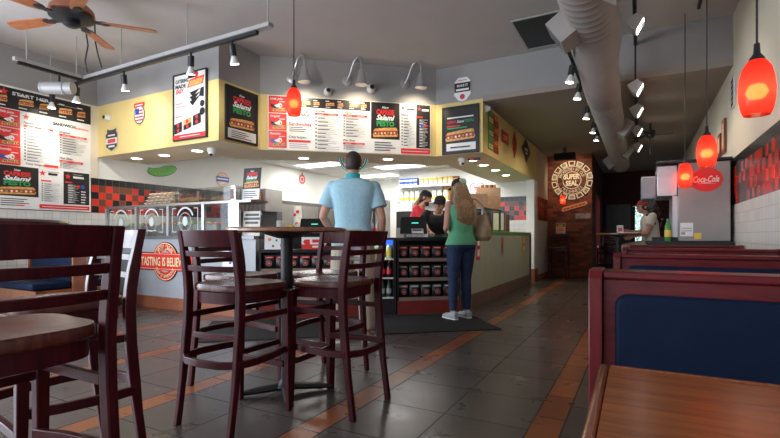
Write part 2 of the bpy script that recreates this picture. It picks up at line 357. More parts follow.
class Board(MB):
    """flat printed panel: u to the right, v up, front towards local -Y, lower left at (0,0)"""
    def __init__(s, w=0, h=0, t=0.012, m=None):
        super().__init__(); s.t = t; s.L = 1
        if w: s.box(0, w, -t, 0, 0, h, m or WHITE)
    def d(s): s.L += 1; return -s.t - 0.0004 * s.L
    def poly(s, pts, m):
        y = s.d(); a = sum(pts[i][0] * pts[(i + 1) % len(pts)][1] - pts[(i + 1) % len(pts)][0] * pts[i][1] for i in range(len(pts)))
        if a < 0: pts = pts[::-1]
        return s.add([(u, y, v) for u, v in pts], [tuple(range(len(pts)))], m)
    def rect(s, u0, v0, u1, v1, m): return s.poly([(u0, v0), (u1, v0), (u1, v1), (u0, v1)], m)
    def disc(s, u, v, r, m, ry=None, a0=0, a1=360, n=28):
        ry = ry or r; return s.poly([(u + r * math.cos(R(a0 + (a1 - a0) * k / n)), v + ry * math.sin(R(a0 + (a1 - a0) * k / n))) for k in range(n + (0 if a1 - a0 == 360 else 1))], m)
    def ring(s, u, v, r0, r1, m, a0=0, a1=360, n=36):
        y = s.d(); vv = []
        for k in range(n + 1):
            a = R(a0 + (a1 - a0) * k / n); vv += [(u + r0 * math.cos(a), y, v + r0 * math.sin(a)), (u + r1 * math.cos(a), y, v + r1 * math.sin(a))]
        return s.add(vv, [(2 * k, 2 * k + 1, 2 * k + 3, 2 * k + 2) for k in range(n)], m)
    def star(s, u, v, r, m): return s.poly([(u + (r if k % 2 == 0 else r * 0.42) * math.sin(k * PI / 5), v + (r if k % 2 == 0 else r * 0.42) * math.cos(k * PI / 5)) for k in range(10)], m)
    def text(s, body, u, v, h, m, w=None, align='l', bold=0.02, shear=0.0, rot=0):
        V, F = text2d(body, bold, shear); xs = [p[0] for p in V]; x0, x1 = min(xs), max(xs)
        sc = h / 0.72; sx = sc if not w else w / max(1e-6, x1 - x0); tw = (x1 - x0) * sx
        ou = {'l': 0, 'c': -tw / 2, 'r': -tw}[align]; y = s.d(); c, sn = math.cos(R(rot)), math.sin(R(rot)); out = []
        for px, py in V:
            a, b = (px - x0) * sx + ou, py * sc; out.append((u + a * c - b * sn, y, v + a * sn + b * c))
        return s.add(out, F, m)
    def arc_text(s, body, u, v, r, h, m, a_mid=90, span=100, bottom=False, bold=0.02):
        n = len(body)
        for i, ch in enumerate(body):
            if ch == ' ': continue
            t = (i + 0.5) / n - 0.5; a = a_mid - t * span if not bottom else a_mid + t * span
            rr = r; pu, pv = u + rr * math.cos(R(a)), v + rr * math.sin(R(a)); rot = a - 90 if not bottom else a + 90
            V, F = text2d(ch, bold, 0); xs = [p[0] for p in V]; cx_ = (min(xs) + max(xs)) / 2; sc = h / 0.72; y = s.d() if i == 0 else -s.t - 0.0004 * s.L
            c, sn = math.cos(R(rot)), math.sin(R(rot))
            s.add([(pu + (px - cx_) * sc * c - (py * sc - h / 2) * sn, y, pv + (px - cx_) * sc * sn + (py * sc - h / 2) * c) for px, py in V], F, m)
    def lines(s, u0, v1, u1, v0, n, m=None, seed=1, th=0.35):
        rr = random.Random(seed); st = (v1 - v0) / n; m = m or PGREY; y = s.d(); V = []; F = []
        for k in range(n):
            v = v1 - st * (k + 0.75); w = (u1 - u0) * rr.uniform(0.55, 1.0); b = len(V)
            V += [(u0, y, v), (u0 + w, y, v), (u0 + w, y, v + st * th), (u0, y, v + st * th)]; F.append((b, b + 1, b + 2, b + 3))
        return s.add(V, F, m)
    def sub(s, u, v, w, h=None):                # a long sandwich picture
        h = h or w * 0.36; rr = random.Random(int(u * 997 + v * 131))
        s.poly([(u + w * 0.03, v + h * .1), (u + w * .97, v + h * .22), (u + w, v + h * .45), (u + w * .95, v + h * .62), (u + .03 * w, v + h * .5), (u, v + .3 * h)], BUN)
        n = 11; top = [(u + w * (0.03 + 0.94 * k / n), v + h * (0.62 + 0.12 * (k % 2) + .08 * k / n)) for k in range(n + 1)]
        bot = [(u + w * (0.03 + 0.94 * k / n), v + h * (0.24 + 0.1 * ((k + 1) % 2) + .08 * k / n)) for k in range(n, -1, -1)]
        s.poly(top + bot, FILL)
        for k in range(7): s.disc(u + w * (0.1 + .125 * k), v + h * (.42 + .02 * k), w * .035, [PCREAM, LETT, WHITE][k % 3], n=8)
        s.poly([(u + w * .02, v + h * .62), (u + w * .08, v + h * .82), (u + w * .5, v + h * .95), (u + w * .93, v + h), (u + w * .98, v + h * .74), (u + w * .5, v + h * .7)], BUN)

def on_wall(b, name, label, cat, pos, rz, group=None, parent=None):
    o = b.build(name, loc=pos, rz=rz, parent=parent)
    if not parent: tag(o, label, cat, group)
    return o
RL, RR = R(90), R(-90)               # left-hand walls face +X, right wall faces -X
A45 = R(40.98)
def s45(s, z=0, off=0.004): return (-4.75 + s * math.cos(A45) + off * math.sin(A45), 4.88 + s * math.sin(A45) - off * math.cos(A45), z)

# ================================================================ STRUCTURE
YB, YF, XL, XR = -2.6, 16.0, -7.45, 0.95
struct(MB().box(XL, XR, YB, YF, -0.05, 0, FLOOR), 'floor')
# ceiling: high part with a dark vent opening, low part, the step between them
b = MB(); b.box(XL, XR, YB, 6.6, 3.57, 3.65, CEIL); struct(b, 'ceiling')
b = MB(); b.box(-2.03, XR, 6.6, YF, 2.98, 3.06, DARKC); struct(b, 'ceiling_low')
b = MB(); b.box(-2.03, XR, 6.6, 6.68, 3.06, 3.57, GREYW); struct(b, 'trim_1')
# left wall: painted bands and tile
def sidewall(name, x, face, y0, y1, ztop, bands, th=0.1):
    b = MB(); z = 0
    for zt, m in bands:
        b.box(min(x, x - face * th), max(x, x - face * th), y0, y1, z, zt, m); z = zt
    return struct(b, name)
b = MB()
for ya, yb, zs in ((1.8, 7.2, ((0, 1.36, WT_Y), (1.36, 1.9, CHK_Y), (1.9, 3.02, WHITEW), (3.02, 3.57, GREYW))), (7.2, 12.0, ((0, 3.57, WHITEW),)), (YB, -1.8, ((0, 1.36, WT_Y), (1.36, 3.57, GREYW))), (-1.8, 1.8, ((0, .5, WT_Y), (2.7, 3.57, GREYW)))):
    for z0, z1, m in zs: b.box(XL - .1, XL, ya, yb, z0, z1, m)
struct(b, 'wall_left')
b = MB()
for z0, z1 in ((.5, .55), (2.65, 2.7)): b.box(XL - .08, XL - .02, -1.8, 1.8, z0, z1, DSTEEL)
for y in (-1.8, -.62, .57, 1.75): b.box(XL - .08, XL - .02, y, y + .05, .55, 2.65, DSTEEL)
struct(b, 'window_5')
b = MB(); b.box(XL, XL + 0.015, 1.8, 4.15, 1.9, 3.02, CREAM); struct(b, 'trim_2')
sidewall('wall_right', XR, -1, YB, YF, 3.57, [(1.36, WT_Y), (1.9, CHK_Y), (3.57, CREAM)])
struct(MB().box(XL, XL + 0.02, YB, 4.1, 0, 0.1, BASEB), 'baseboard_left')
struct(MB().box(XR - 0.02, XR, YB, YF, 0, 0.1, BASEB), 'baseboard_right')
# wall behind the camera with three street windows
b = MB(); b.box(XL, XR, YB - .1, YB, 0, 0.45, BEIGE); b.box(XL, XR, YB - .1, YB, 2.65, 3.57, BEIGE)
for x0, x1 in ((XL, -6.75), (-3.85, -3.45), (-1.15, -0.65), (0.65, XR)): b.box(x0, x1, YB - .1, YB, 0.45, 2.65, BEIGE)
struct(b, 'wall_back')
for i, (x0, x1) in enumerate(((-6.75, -3.85), (-3.45, -1.15), (-0.65, 0.65))):
    b = MB(); t = 0.05
    b.box(x0, x1, YB - .08, YB - .02, .45, .45 + t, DSTEEL); b.box(x0, x1, YB - .08, YB - .02, 2.65 - t, 2.65, DSTEEL)
    b.box(x0, x0 + t, YB - .08, YB - .02, .45, 2.65, DSTEEL); b.box(x1 - t, x1, YB - .08, YB - .02, .45, 2.65, DSTEEL)
    xm = (x0 + x1) / 2; b.box(xm - .02, xm + .02, YB - .08, YB - .02, .45, 2.65, DSTEEL)
    struct(b, 'window_%d' % (i + 1))
# soffit over the counter: yellow fascia, grey wall above, tan underside
P0 = [(XL, 4.15), (-4.75, 4.15), (-4.75, 4.88), (-2.77, 6.6), (-2.03, 6.6), (-2.03, 10.6)]
P1 = [(XL, 5.0), (-5.65, 5.0), (-5.65, 5.28), (-3.1, 7.5), (-2.95, 7.5), (-2.95, 10.6)]
b = MB()
for i in range(5):
    (ax, ay), (bx, by) = P0[i], P0[i + 1]
    top = 3.57 if i < 4 else 2.98
    if i < 4:
        b.add([(ax, ay, 2.23), (bx, by, 2.23), (bx, by, 3.02), (ax, ay, 3.02)], [(0, 1, 2, 3)], YEL)
        b.add([(ax, ay, 3.02), (bx, by, 3.02), (bx, by, 3.57), (ax, ay, 3.57)], [(0, 1, 2, 3)], GREYW)
    else: b.add([(ax, ay, 2.23), (bx, by, 2.23), (bx, by, 2.98), (ax, ay, 2.98)], [(0, 1, 2, 3)], YEL)
    (cx_, cy_), (dx_, dy_) = P1[i + 1], P1[i]
    b.add([(ax, ay, 2.23), (bx, by, 2.23), (cx_, cy_, 2.23), (dx_, dy_, 2.23)], [(3, 2, 1, 0)], TANU)
    b.add([(dx_, dy_, 2.23), (cx_, cy_, 2.23), (cx_, cy_, 2.66), (dx_, dy_, 2.66)], [(0, 1, 2, 3)], WHITEW)
struct(b, 'wall_soffit')
# kitchen: suspended ceiling with grid, end wall, right end post
b = MB(); K = [(XL, 5.0), (-5.65, 5.0), (-5.65, 5.28), (-3.1, 7.5), (-2.95, 7.5), (-2.95, 10.6), (-2.03, 10.6), (-2.03, 10.9), (-5.5, 10.9), (-5.5, 12), (XL, 12)]
KC = mat('white_ceiling_tile', (0.72, 0.72, 0.70), 0.9, var=0.06, scale=30)
b.prism(K, 2.655, 2.70, KC)
for k in range(12): b.box(XL + .02, -3.0 if k > 4 else -5.7, 5.3 + k * .61, 5.32 + k * .61, 2.65, 2.656, WHITE)
for k in range(7): b.box(XL + .3 + k * .61, XL + .32 + k * .61, 7.5 if k > 2 else 5.2, 10.6, 2.65, 2.656, WHITE)
struct(b, 'ceiling_kitchen')
def endwall(name, y, x0, x1, bands, th=0.12):
    b = MB(); z = 0
    for zt, m in bands: b.box(x0, x1, y, y + th, z, zt, m); z = zt
    return struct(b, name)
b = MB()
for x0, x1, bands in ((-5.48, -2.85, ((0, 2.66, WHITEW),)), (-2.85, -2.2, ((0, 1.36, WT_X), (1.36, 1.9, CHK_X), (1.9, 2.66, WHITEW)))):
    for z0, z1, m in bands: b.box(x0, x1, 10.6, 10.72, z0, z1, m)
struct(b, 'wall_kitchen')
endwall('wall_kitchen_far', 12.0, XL, -5.48, [(2.66, WHITEW)])
b = MB(); b.box(-5.48, -5.40, 10.72, 12.0, 0, 2.66, WHITEW); struct(b, 'wall_kitchen_side')
b = MB(); b.box(-2.20, -2.03, 10.35, 10.72, 0.28, 2.23, WHITE); b.box(-2.22, -2.02, 10.33, 10.72, 0, 0.28, BASEB); struct(b, 'trim_3')
sidewall('wall_passage', -2.03, 1, 10.72, 12.0, 2.98, [(0.12, BASEB), (1.36, WT_Y), (1.9, CHK_Y), (2.98, BEIGE)])
b = MB(); b.box(-2.2, -2.03, 10.6, 10.72, 2.23, 2.98, BEIGE); struct(b, 'trim_4')
struct(MB().box(-2.1, -1.01, 12.0, 12.3, 0, 2.98, BRICK), 'wall_brick')
# passage past the brick pier: side wall with a tall red window, far wall with doors
b = MB(); b.box(-1.11, -1.01, 12.3, 13.0, 0, 2.98, DARKW); b.box(-1.11, -1.01, 14.3, YF, 0, 2.98, DARKW)
b.box(-1.11, -1.01, 13.0, 14.3, 0, .2, DARKW); b.box(-1.11, -1.01, 13.0, 14.3, 2.1, 2.98, DARKW); struct(b, 'wall_far_side')
RF = mat('red_window_frame', (0.25, 0.02, 0.02), 0.4)
b = MB(); b.box(-1.09, -1.0, 13.0, 13.07, .2, 2.1, RF); b.box(-1.09, -1.0, 14.23, 14.3, .2, 2.1, RF); b.box(-1.09, -1.0, 13.07, 14.23, .2, .27, RF)
b.box(-1.09, -1.0, 13.07, 14.23, 2.03, 2.1, RF); b.box(-1.09, -1.0, 13.6, 13.68, .2, 2.1, RF); struct(b, 'window_4')
b = MB(); b.box(-1.11, -0.17, YF, YF + .1, 0, 2.98, DARKW); b.box(0.18, XR, YF, YF + .1, 0, 2.98, DARKW); b.box(-.17, .18, YF, YF + .1, 1.95, 2.98, DARKW); b.box(-.17, .18, YF, YF + .1, 0, .1, DARKW); struct(b, 'wall_far')
b = MB(); b.box(-.17, -.13, YF - .03, YF + .05, .1, 1.95, BLACK); b.box(.14, .18, YF - .03, YF + .05, .1, 1.95, BLACK); b.box(-.13, .14, YF - .03, YF + .05, 1.9, 1.95, BLACK)
b.box(-.13, .14, YF, YF + .02, .1, .2, BLACK); b.box(-.13, .14, YF, YF + .01, .2, 1.9, GLASS); struct(b, 'door_1')
b = MB(); b.box(-.92, -.25, YF - .04, YF - .005, 0.01, 1.98, mat('grey_door_paint', (0.11, 0.12, 0.13), 0.5)); b.box(-.97, -.92, YF - .06, YF, 0, 2.03, BLACK); b.box(-.25, -.2, YF - .06, YF, 0, 2.03, BLACK); struct(b, 'door_2')
# trees outside the far door and window, lit by the sky
def bush(name, c, r, label):
    rr = random.Random(int(c[1] * 10)); b = MB()
    for k in range(900):
        a, e = rr.uniform(0, 2 * PI), math.asin(rr.uniform(-1, 1)); q = r * rr.uniform(.55, 1.0)
        p = Vector((c[0] + q * math.cos(a) * math.cos(e), c[1] + q * math.sin(a) * math.cos(e), c[2] + q * 1.2 * math.sin(e)))
        n = Vector((rr.uniform(-1, 1), rr.uniform(-1, 1), rr.uniform(-1, 1))).normalized(); t = n.orthogonal().normalized(); w = n.cross(t); l = rr.uniform(.08, .16)
        b.add([p - t * l * .5, p + w * l * .3, p + t * l * .5, p - w * l * .3], [(0, 1, 2, 3)], LEAF)
    t = thing(name, label, 'bush', (0, 0, 0)); b.build('foliage', t)
    MB().tube([(c[0], c[1], 0), (c[0], c[1], c[2])], .05, mat('bark', (.12, .07, .04), .9), 8).build('stem', t)
bush('bush', (0.1, 18.6, 1.3), 1.0, 'leafy green bush outside the far glass door')
struct(MB().box(-6, 6, 16.2, 26, -0.06, -0.01, mat('pavement', (.45, .44, .42), .9)), 'ground_outside')
light('daylight_far', 'AREA', (0.0, 16.9, 2.6), 70, (0.85, 0.95, 1.0), 1.5, 1.5, target=(0.1, 18.6, 1.2))
# recessed lamps in the soffit underside
for i, (x, y) in enumerate(((-7.0, 4.5), (-6.35, 4.52), (-5.6, 4.51), (-4.66, 5.74), (-3.54, 6.46), (-2.39, 7.2), (-2.38, 7.79), (-2.37, 8.49), (-2.38, 9.29))):
    lab = ['leftmost', 'second', 'third'][i] + ' round recessed lamp under the left soffit' if i < 3 else \
          ['round recessed lamp left of the man in blue', 'round recessed lamp right of the man in blue'][i - 3] + ', under the angled soffit' if i < 5 else \
          ['nearest', 'second', 'third', 'farthest'][i - 5] + ' round recessed lamp under the right soffit'
    t = thing('recessed_lamp', lab, 'ceiling light', (x, y, 2.228), 0, 'recessed lamps under the soffit')
    MB().lathe([(.075, -.006), (.1, -.006), (.1, 0), (.075, 0)], WHITE).build('trim_ring', t)
    MB().lathe([(0.001, -.004), (.075, -.004), (.075, -.001), (.001, -.001)], BULB).build('lens', t)
    l = light('recessed_glow', 'SPOT', (x, y, 2.2), 14, (1.0, 0.9, 0.72), .05, target=(x, y, 0), spot=110)
for i, (x, y) in enumerate(TROFFERS):
    t = thing('ceiling_troffer', ['rectangular fluorescent panel in the kitchen ceiling near the left wall', 'rectangular fluorescent panel at the far end of the kitchen ceiling', 'rectangular fluorescent panel in the kitchen ceiling before the jar shelf', 'rectangular fluorescent panel nearest the angled soffit', 'rectangular fluorescent panel over the middle of the kitchen', 'rectangular fluorescent panel over the right end of the kitchen'][i], 'ceiling light', (x, y, 2.65), 0, 'kitchen ceiling panels')
    b = MB(); b.box(-.6, .6, -.3, -.27, -.012, 0, WHITE); b.box(-.6, .6, .27, .3, -.012, 0, WHITE); b.box(-.6, -.57, -.27, .27, -.012, 0, WHITE); b.box(.57, .6, -.27, .27, -.012, 0, WHITE); b.build('frame', t)
    MB().box(-.57, .57, -.27, .27, -.006, -.001, TUBEL).build('lens', t)

# ================================================================ COUNTERS
AC = R(40.0); CO = (-4.03, 4.1)
def c45(s, n=0, z=0): return (CO[0] + s * math.cos(AC) - n * math.sin(AC), CO[1] + s * math.sin(AC) + n * math.cos(AC), z)
# left grey counter
t = thing('service_counter', 'long grey panelled counter with brown tile base below the glass guard', 'counter', (-5.7, 4.1, 0))
SC = [(-1.70, 0), (1.64, 0), (1.28, .42), (1.28, .75), (-1.70, .75)]
MB().prism(SC, .16, .96, PANELG).build('body', t)
MB().prism(SC, 0, .16, BASEB).build('base', t)
MB().prism([(-1.70, -.03), (1.64, -.03), (1.28, .42), (1.28, .75), (-1.70, .75)], .96, 1.0, DSTEEL).build('worktop', t)
# round sign on it
b = Board(); b.t = 0.012; R0 = .27
b.vprism([(R0 * math.cos(2 * PI * k / 36), R0 * math.sin(2 * PI * k / 36)) for k in range(36)], -.012, 0, PBLK)
b.vprism([(-.56, -.125), (.56, -.125), (.56, .125), (-.56, .125)], -.012, 0, PBLK)
b.disc(0, 0, .262, PRED); b.rect(-.55, -.115, .55, .115, PRED)
b.ring(0, 0, .245, .255, PCREAM, 28, 152); b.ring(0, 0, .245, .255, PCREAM, 208, 332)
b.poly([(.15 * math.cos(R(a)), .15 * math.sin(R(a)) ) for a in range(55, 126, 10)], PANELG); b.poly([(.15 * math.cos(R(a)), .15 * math.sin(R(a))) for a in range(235, 306, 10)], PANELG)
b.rect(-.55, .1, .55, .105, PCREAM); b.rect(-.55, -.105, .55, -.1, PCREAM)
b.text('TASTING IS BELIEVING', 0, -.06, .12, PCREAM, w=1.04, align='c', bold=.02)
b.arc_text("JIMMY JOHN'S", 0, 0, .2, .06, PCREAM, 90, 100); b.arc_text('GOURMET SANDWICHES', 0, 0, .2, .042, PCREAM, 270, 125, True)
on_wall(b, 'wall_sign', 'red round sign reading TASTING IS BELIEVING on the grey counter front', 'sign', (-5.72, 4.096, .65), 0)
b = Board(.3, .34, .01, OFFW); b.rect(.02, .02, .28, .32, WHITE); b.rect(.06, .14, .24, .2, PBLUE); b.rect(.13, .05, .17, .29, PBLUE); b.rect(.15, .08, .26, .12, PBROWN)
on_wall(b, 'notice_plate', 'small white plate with a cross mark on the grey counter right of the red sign', 'sign', (-4.62, 4.095, .60), 0)
# glass guard: frames and etched panes, on the worktop
GP = [(-7.2, -6.5), (-6.46, -5.79), (-5.73, -5.08), (-5.02, -4.45)]
t = thing('glass_guard', 'glass food guard with metal posts and etched round emblems on the grey counter', 'glass guard', (0, 4.16, 1.0))
for i, (x0, x1) in enumerate(GP):
    MB().box(x0, x1, .0, .008, .02, .42, GLASS).build('pane', t)
    xm = (x0 + x1) / 2; b = Board(); b.t = 0.003; ET = mat('frosted_etching', (0.62, 0.66, 0.66), 0.7)
    if i < 3:
        b.ring(0, 0, .15, .175, ET, 20, 160); b.disc(0, -.02, .05, ET, .065); b.ring(0, -.03, .12, .127, ET); b.rect(-.12, -.15, .12, -.14, ET)
        for sx in (-1, 1): b.rect(sx * .25, -.17, sx * .26, .16, ET); b.rect(sx * .25, .15, sx * .18, .16, ET); b.rect(sx * .25, -.17, sx * .18, -.16, ET)
        b.build('etched_emblem', t, loc=(xm, 0, .22))
b = MB().box(-7.24, -4.2, .0, .30, .42, .45, STEEL); b.build('top_shelf', t)
for x in (-7.22, -6.48, -5.76, -5.05, -4.42): MB().box(x - .022, x + .022, -.012, .03, 0, .42, ALU).build('post', t)
for x0, lab, seed in ((-7.2, 'far left', 1), (-6.4, 'middle', 2), (-5.7, 'right', 3)):
    b = MB(); b.box(x0, x0 + .6, 4.42, 4.75, 1.0, 1.16, STEEL); rr = random.Random(seed)
    for k in range(14): b.ell((x0 + .06 + .48 * rr.random(), 4.47 + .2 * rr.random(), 1.17), (.05, .04, .035), [LETT, FILL, FOOD, OFFW][k % 4], seg=8, nr=5)
    tag(b.build('food_tray'), '%s steel food tray behind the etched glass guard' % lab, 'tray', 'food trays behind the guard')
# back-lit kitchen block behind the guard: low steel fridge run along left wall
t = thing('prep_table', 'stainless steel prep table against the far left kitchen wall', 'table', (-6.2, 8.2, 0))
MB().box(-.4, .4, -1.4, 1.4, .88, .92, STEEL).build('top', t)
for sx in (-.37, .34):
    for sy in (-1.36, 1.33): MB().box(sx, sx + .03, sy, sy + .03, 0, .88, STEEL).build('leg', t)
t = thing('kitchen_fridge', 'tall stainless glass-door fridge at the back of the kitchen', 'fridge', (-6.3, 10.2, 0))
MB().box(-.4, .4, 0, .7, 0, 1.95, STEEL).build('body', t); b = MB().box(-.33, .33, -.03, -.002, .3, 1.8, BLACK); d = b.build('door', t); MB().box(-.28, .28, -.035, -.031, .4, 1.7, mat('dim_fridge_glass', (.25, .3, .25), .1)).build('glass', d)
t = thing('oven_hood', 'stainless steel hood with dangling red handled utensils behind the counter', 'hood', (-6.4, 6.2, 0))
MB().box(-.5, .5, 0, .44, 1.45, 1.85, STEEL).build('hood_body', t)
MB().box(-.5, .5, .3, .44, 0, 1.45, DSTEEL).build('wall_panel', t)
for k in range(9):
    x = -6.82 + k * .105; b = MB(); b.box(x - .012, x + .012, 6.16, 6.18, 1.58, 1.78, PRED if k % 2 else PORG); b.box(x - .006, x + .006, 6.162, 6.178, 1.42, 1.58, STEEL); b.ell((x, 6.17, 1.40), (.03, .008, .04), STEEL, seg=8, nr=6)
    tag(b.build('hanging_ladle'), 'coloured-handle ladle hanging from the stainless hood', 'utensil', 'ladles on the hood')
t = thing('steel_cabinet', 'tall stainless cabinet run along the left kitchen wall', 'cabinet', (XL + .02, 6.7, 0))
MB().box(0, .55, 0, 3.1, .02, 1.78, mat('dull_brown_steel', (.13, .12, .11), .55, .4)).build('body', t)
for k in range(4): d = MB().box(.552, .57, .04 + k * .77, .76 + k * .77, .1, 1.7, STEEL).build('door', t); MB().box(.572, .59, .68 + k * .77, .7 + k * .77, .7, 1.1, BLACK).build('handle', d)
# angled counter : worktop, chip racks, cooler
def rack(s0, s1, label, nsh, zs, ztop, side=True):
    w = s1 - s0; t = thing('snack_rack', label, 'shelf', c45(s0), AC)
    b = MB(); b.box(0, w, .0, .4, 0, .17, mat('dark_red_base', (.16, .02, .015), .4)); b.build('base', t)
    MB().box(0, w, .36, .4, .17, ztop, BLACK).build('back_panel', t)
    MB().box(0, .02, .01, .36, .17, ztop, BLACK).build('side_panel', t); MB().box(w - .02, w, .01, .36, .17, ztop, BLACK).build('side_panel', t)
    for z in zs: b = MB(); b.box(.02, w - .02, .02, .36, z - .02, z, DSTEEL); b.box(.02, w - .02, 0, .02, z - .04, z + .005, mat('shelf_price_rail', (.22, .15, .12), .5)); b.build('shelf', t)
    MB().box(-.01, w + .01, -.02, .5, ztop, ztop + .035, BLACK).build('top', t)
    return t
t = thing('checkout_counter', 'angled dark checkout counter carrying the register and racks', 'counter', c45(0), AC)
MB().box(0.14, 2.38, .52, .60, 0, .98, BLACK).build('body', t); 
rack(0.02, 1.28, 'long low black rack of chips behind the bar stools', 1, (.25, .60), .80)
rack(1.72, 2.56, 'black three-shelf rack of chips beside the woman', 3, (.21, .46, .71), .94)
def chip_bag(name, lab, grp, top=PRED):
    t = thing(name, lab, 'chip bag', (0, 0, 0), AC, grp); b = MB(); W_, H_ = .135, .165
    rs = []
    for k, (z, d, w) in enumerate(((0, .012, 1), (.02, .035, .97), (.08, .05, .93), (.135, .03, .97), (.15, .004, 1.0), (H_, .003, 1.02))):
        rs.append([(w * W_ / 2 * math.cos(a) if abs(math.cos(a)) < .9 else math.copysign(w * W_ / 2, math.cos(a)), d * math.sin(a), z) for a in [2 * PI * i / 14 for i in range(14)]])
    b.rings(rs, PBLK); b.build('bag', t)
    b = Board(); b.t = 0; DR = mat('dull_red_print', (.38, .02, .02), .5); b.disc(0, 0, .031, DR); b.ring(0, 0, .031, .034, PGREY); b.disc(0, 0, .012, PGREY); b.build('round_emblem', t, loc=(0, -.0515, .068))
    b = Board(); b.t = 0; b.rect(-.055, 0, .055, .03, top); b.text('CHIPS', 0, .006, .017, WHITE, w=.08, align='c') if 0 else b.rect(-.04, .01, .04, .018, WHITE); b.build('top_band', t, loc=(0, -.036, .125), rot=(R(-28), 0, 0))
    return t
first = True
def row(s0, n, step, z, lab, grp, top):
    pr = chip_bag('chip_bag', lab, grp, top); pr.location = c45(s0, .10, z + .001)
    for k in range(1, n): dup(pr, c45(s0 + k * step, .10, z + .001), AC)
G1 = PGREY; row(1.81, 5, .152, .71, 'black chip bag with red band on the top shelf of the rack beside the woman', 'chips on the top shelf', PRED)
row(1.81, 5, .152, .46, 'black chip bag with brown band on the middle shelf of the rack beside the woman', 'chips on the middle shelf', PBROWN)
row(1.81, 5, .152, .21, 'black chip bag with grey band on the bottom shelf of the rack beside the woman', 'chips on the bottom shelf', PGREY)
row(.13, 8, .145, .60, 'black chip bag with red band on the upper shelf of the low left rack', 'chips on the low left rack', PRED)
row(.13, 8, .145, .25, 'black chip bag with grey band on the lower shelf of the low left rack', 'lower chips on the low left rack', PGREY)
# drinks cooler
t = thing('drinks_cooler', 'black open-front drinks cooler left of the three-shelf rack', 'cooler', c45(1.30), AC)
CW = .40; b = MB(); b.box(0, .03, 0, .5, .0, .98, BLACK); b.box(CW - .03, CW, 0, .5, .0, .98, BLACK); b.box(0.03, CW - .03, .46, .5, 0, .98, BLACK); b.box(.03, CW - .03, 0, .46, 0, .2, BLACK); b.box(.03, CW - .03, 0, .46, .95, .98, BLACK); b.build('cabinet', t)
for z in (.22, .47, .71): MB().box(.03, CW - .03, .01, .46, z - .015, z, PLASTW).build('shelf', t)
b = MB(); b.box(.04, CW - .04, .02, .03, .885, .95, mat('lit_blue_header', (.05, .1, .6), .4, emis=(.02, .1, .8), estr=1.2)); b.build('header_light', t)
light('cooler_glow', 'AREA', c45(1.5, .12, .93), 1.6, (.8, .9, 1), .25, .1, rot=(0, 0, AC))
def bottle(name, lab, grp, liq, lbl, cap, h=.215, r=.035):
    t = thing(name, lab, 'bottle', (0, 0, 0), 0, grp)
    MB().lathe([(.001, 0), (r * .9, 0), (r, .01), (r, h * .6), (r * .85, h * .7), (r * .4, h * .86), (r * .4, h * .92), (.001, h * .92)], liq, seg=12).build('body', t)
    MB().lathe([(r * 1.02, h * .2), (r * 1.03, h * .2), (r * 1.03, h * .5), (r * 1.02, h * .5)], lbl, seg=12).build('paper_label', t)
    MB().lathe([(.001, h * .9), (r * .46, h * .9), (r * .46, h), (.001, h)], cap, seg=10).build('cap', t); return t
for z, lab, grp, lq, lb, cp in ((.711, 'pale lemonade bottle on the top shelf of the drinks cooler', 'lemonade bottles', mat('lemonade', (.55, .62, .25), .2), PYEL, PGRN),
                               (.471, 'dark cola bottle with red label on the middle cooler shelf', 'cola bottles', mat('cola', (.03, .008, .008), .1), PRED, PRED),
                               (.221, 'dark green bottle on the lowest cooler shelf', 'green bottles', mat('dark_green_drink', (.02, .06, .03), .2), PGREY, BLACK)):
    p = bottle('drink_bottle', lab, grp, lq, lb, cp); p.location = c45(1.37, .09, z)
    for k in range(1, 4): dup(p, c45(1.37 + k * .085, .09, z))
# sage counter running back along the passage
t = thing('pickup_counter', 'sage green counter with lime edge running back along the passage', 'counter', (-2.03, 5.8, 0))
PC = lambda e: [(e, .03), (e, 4.05 + e), (-.45, 4.05 + e), (-.45, .58)]
MB().prism(PC(0), .2, 1.04, PANELGR).build('body', t); MB().prism(PC(.012), 0, .2, mat('dark_base_tile', (.17, .10, .08), .4, var=.2)).build('base', t)
MB().prism(PC(.025), 1.04, 1.075, LIME).build('worktop', t); MB().box(-.01, .03, 4.06, 4.1, 0, 1.04, DSTEEL).build('corner_strip', t)
for y, m, m2, lab in ((6.3, PRED, WHITE, 'small red and white sticker low on the sage counter near the woman'), (7.6, PGREY, PRED, 'grey and red sticker in the middle of the sage counter'), (9.2, PORG, PYEL, 'orange sticker near the far end of the sage counter')):
    b = Board(.16, .34, .003, m); b.rect(.03, .05, .13, .15, m2); b.rect(.03, .2, .13, .3, m2); b.disc(.08, .175, .03, PBLK)
    on_wall(b, 'counter_sticker', lab, 'sticker', (-2.026, y, .66), RL)
# rubber mat
tag(MB().box(0, 3.1, -1.15, -.08, .0, .012, RUBBER).build('floor_mat', loc=c45(-.5), rz=AC), 'black rubber floor mat before the checkout counter', 'mat')

# ================================================================ CEILING FIXTURES
def hub(z): return z
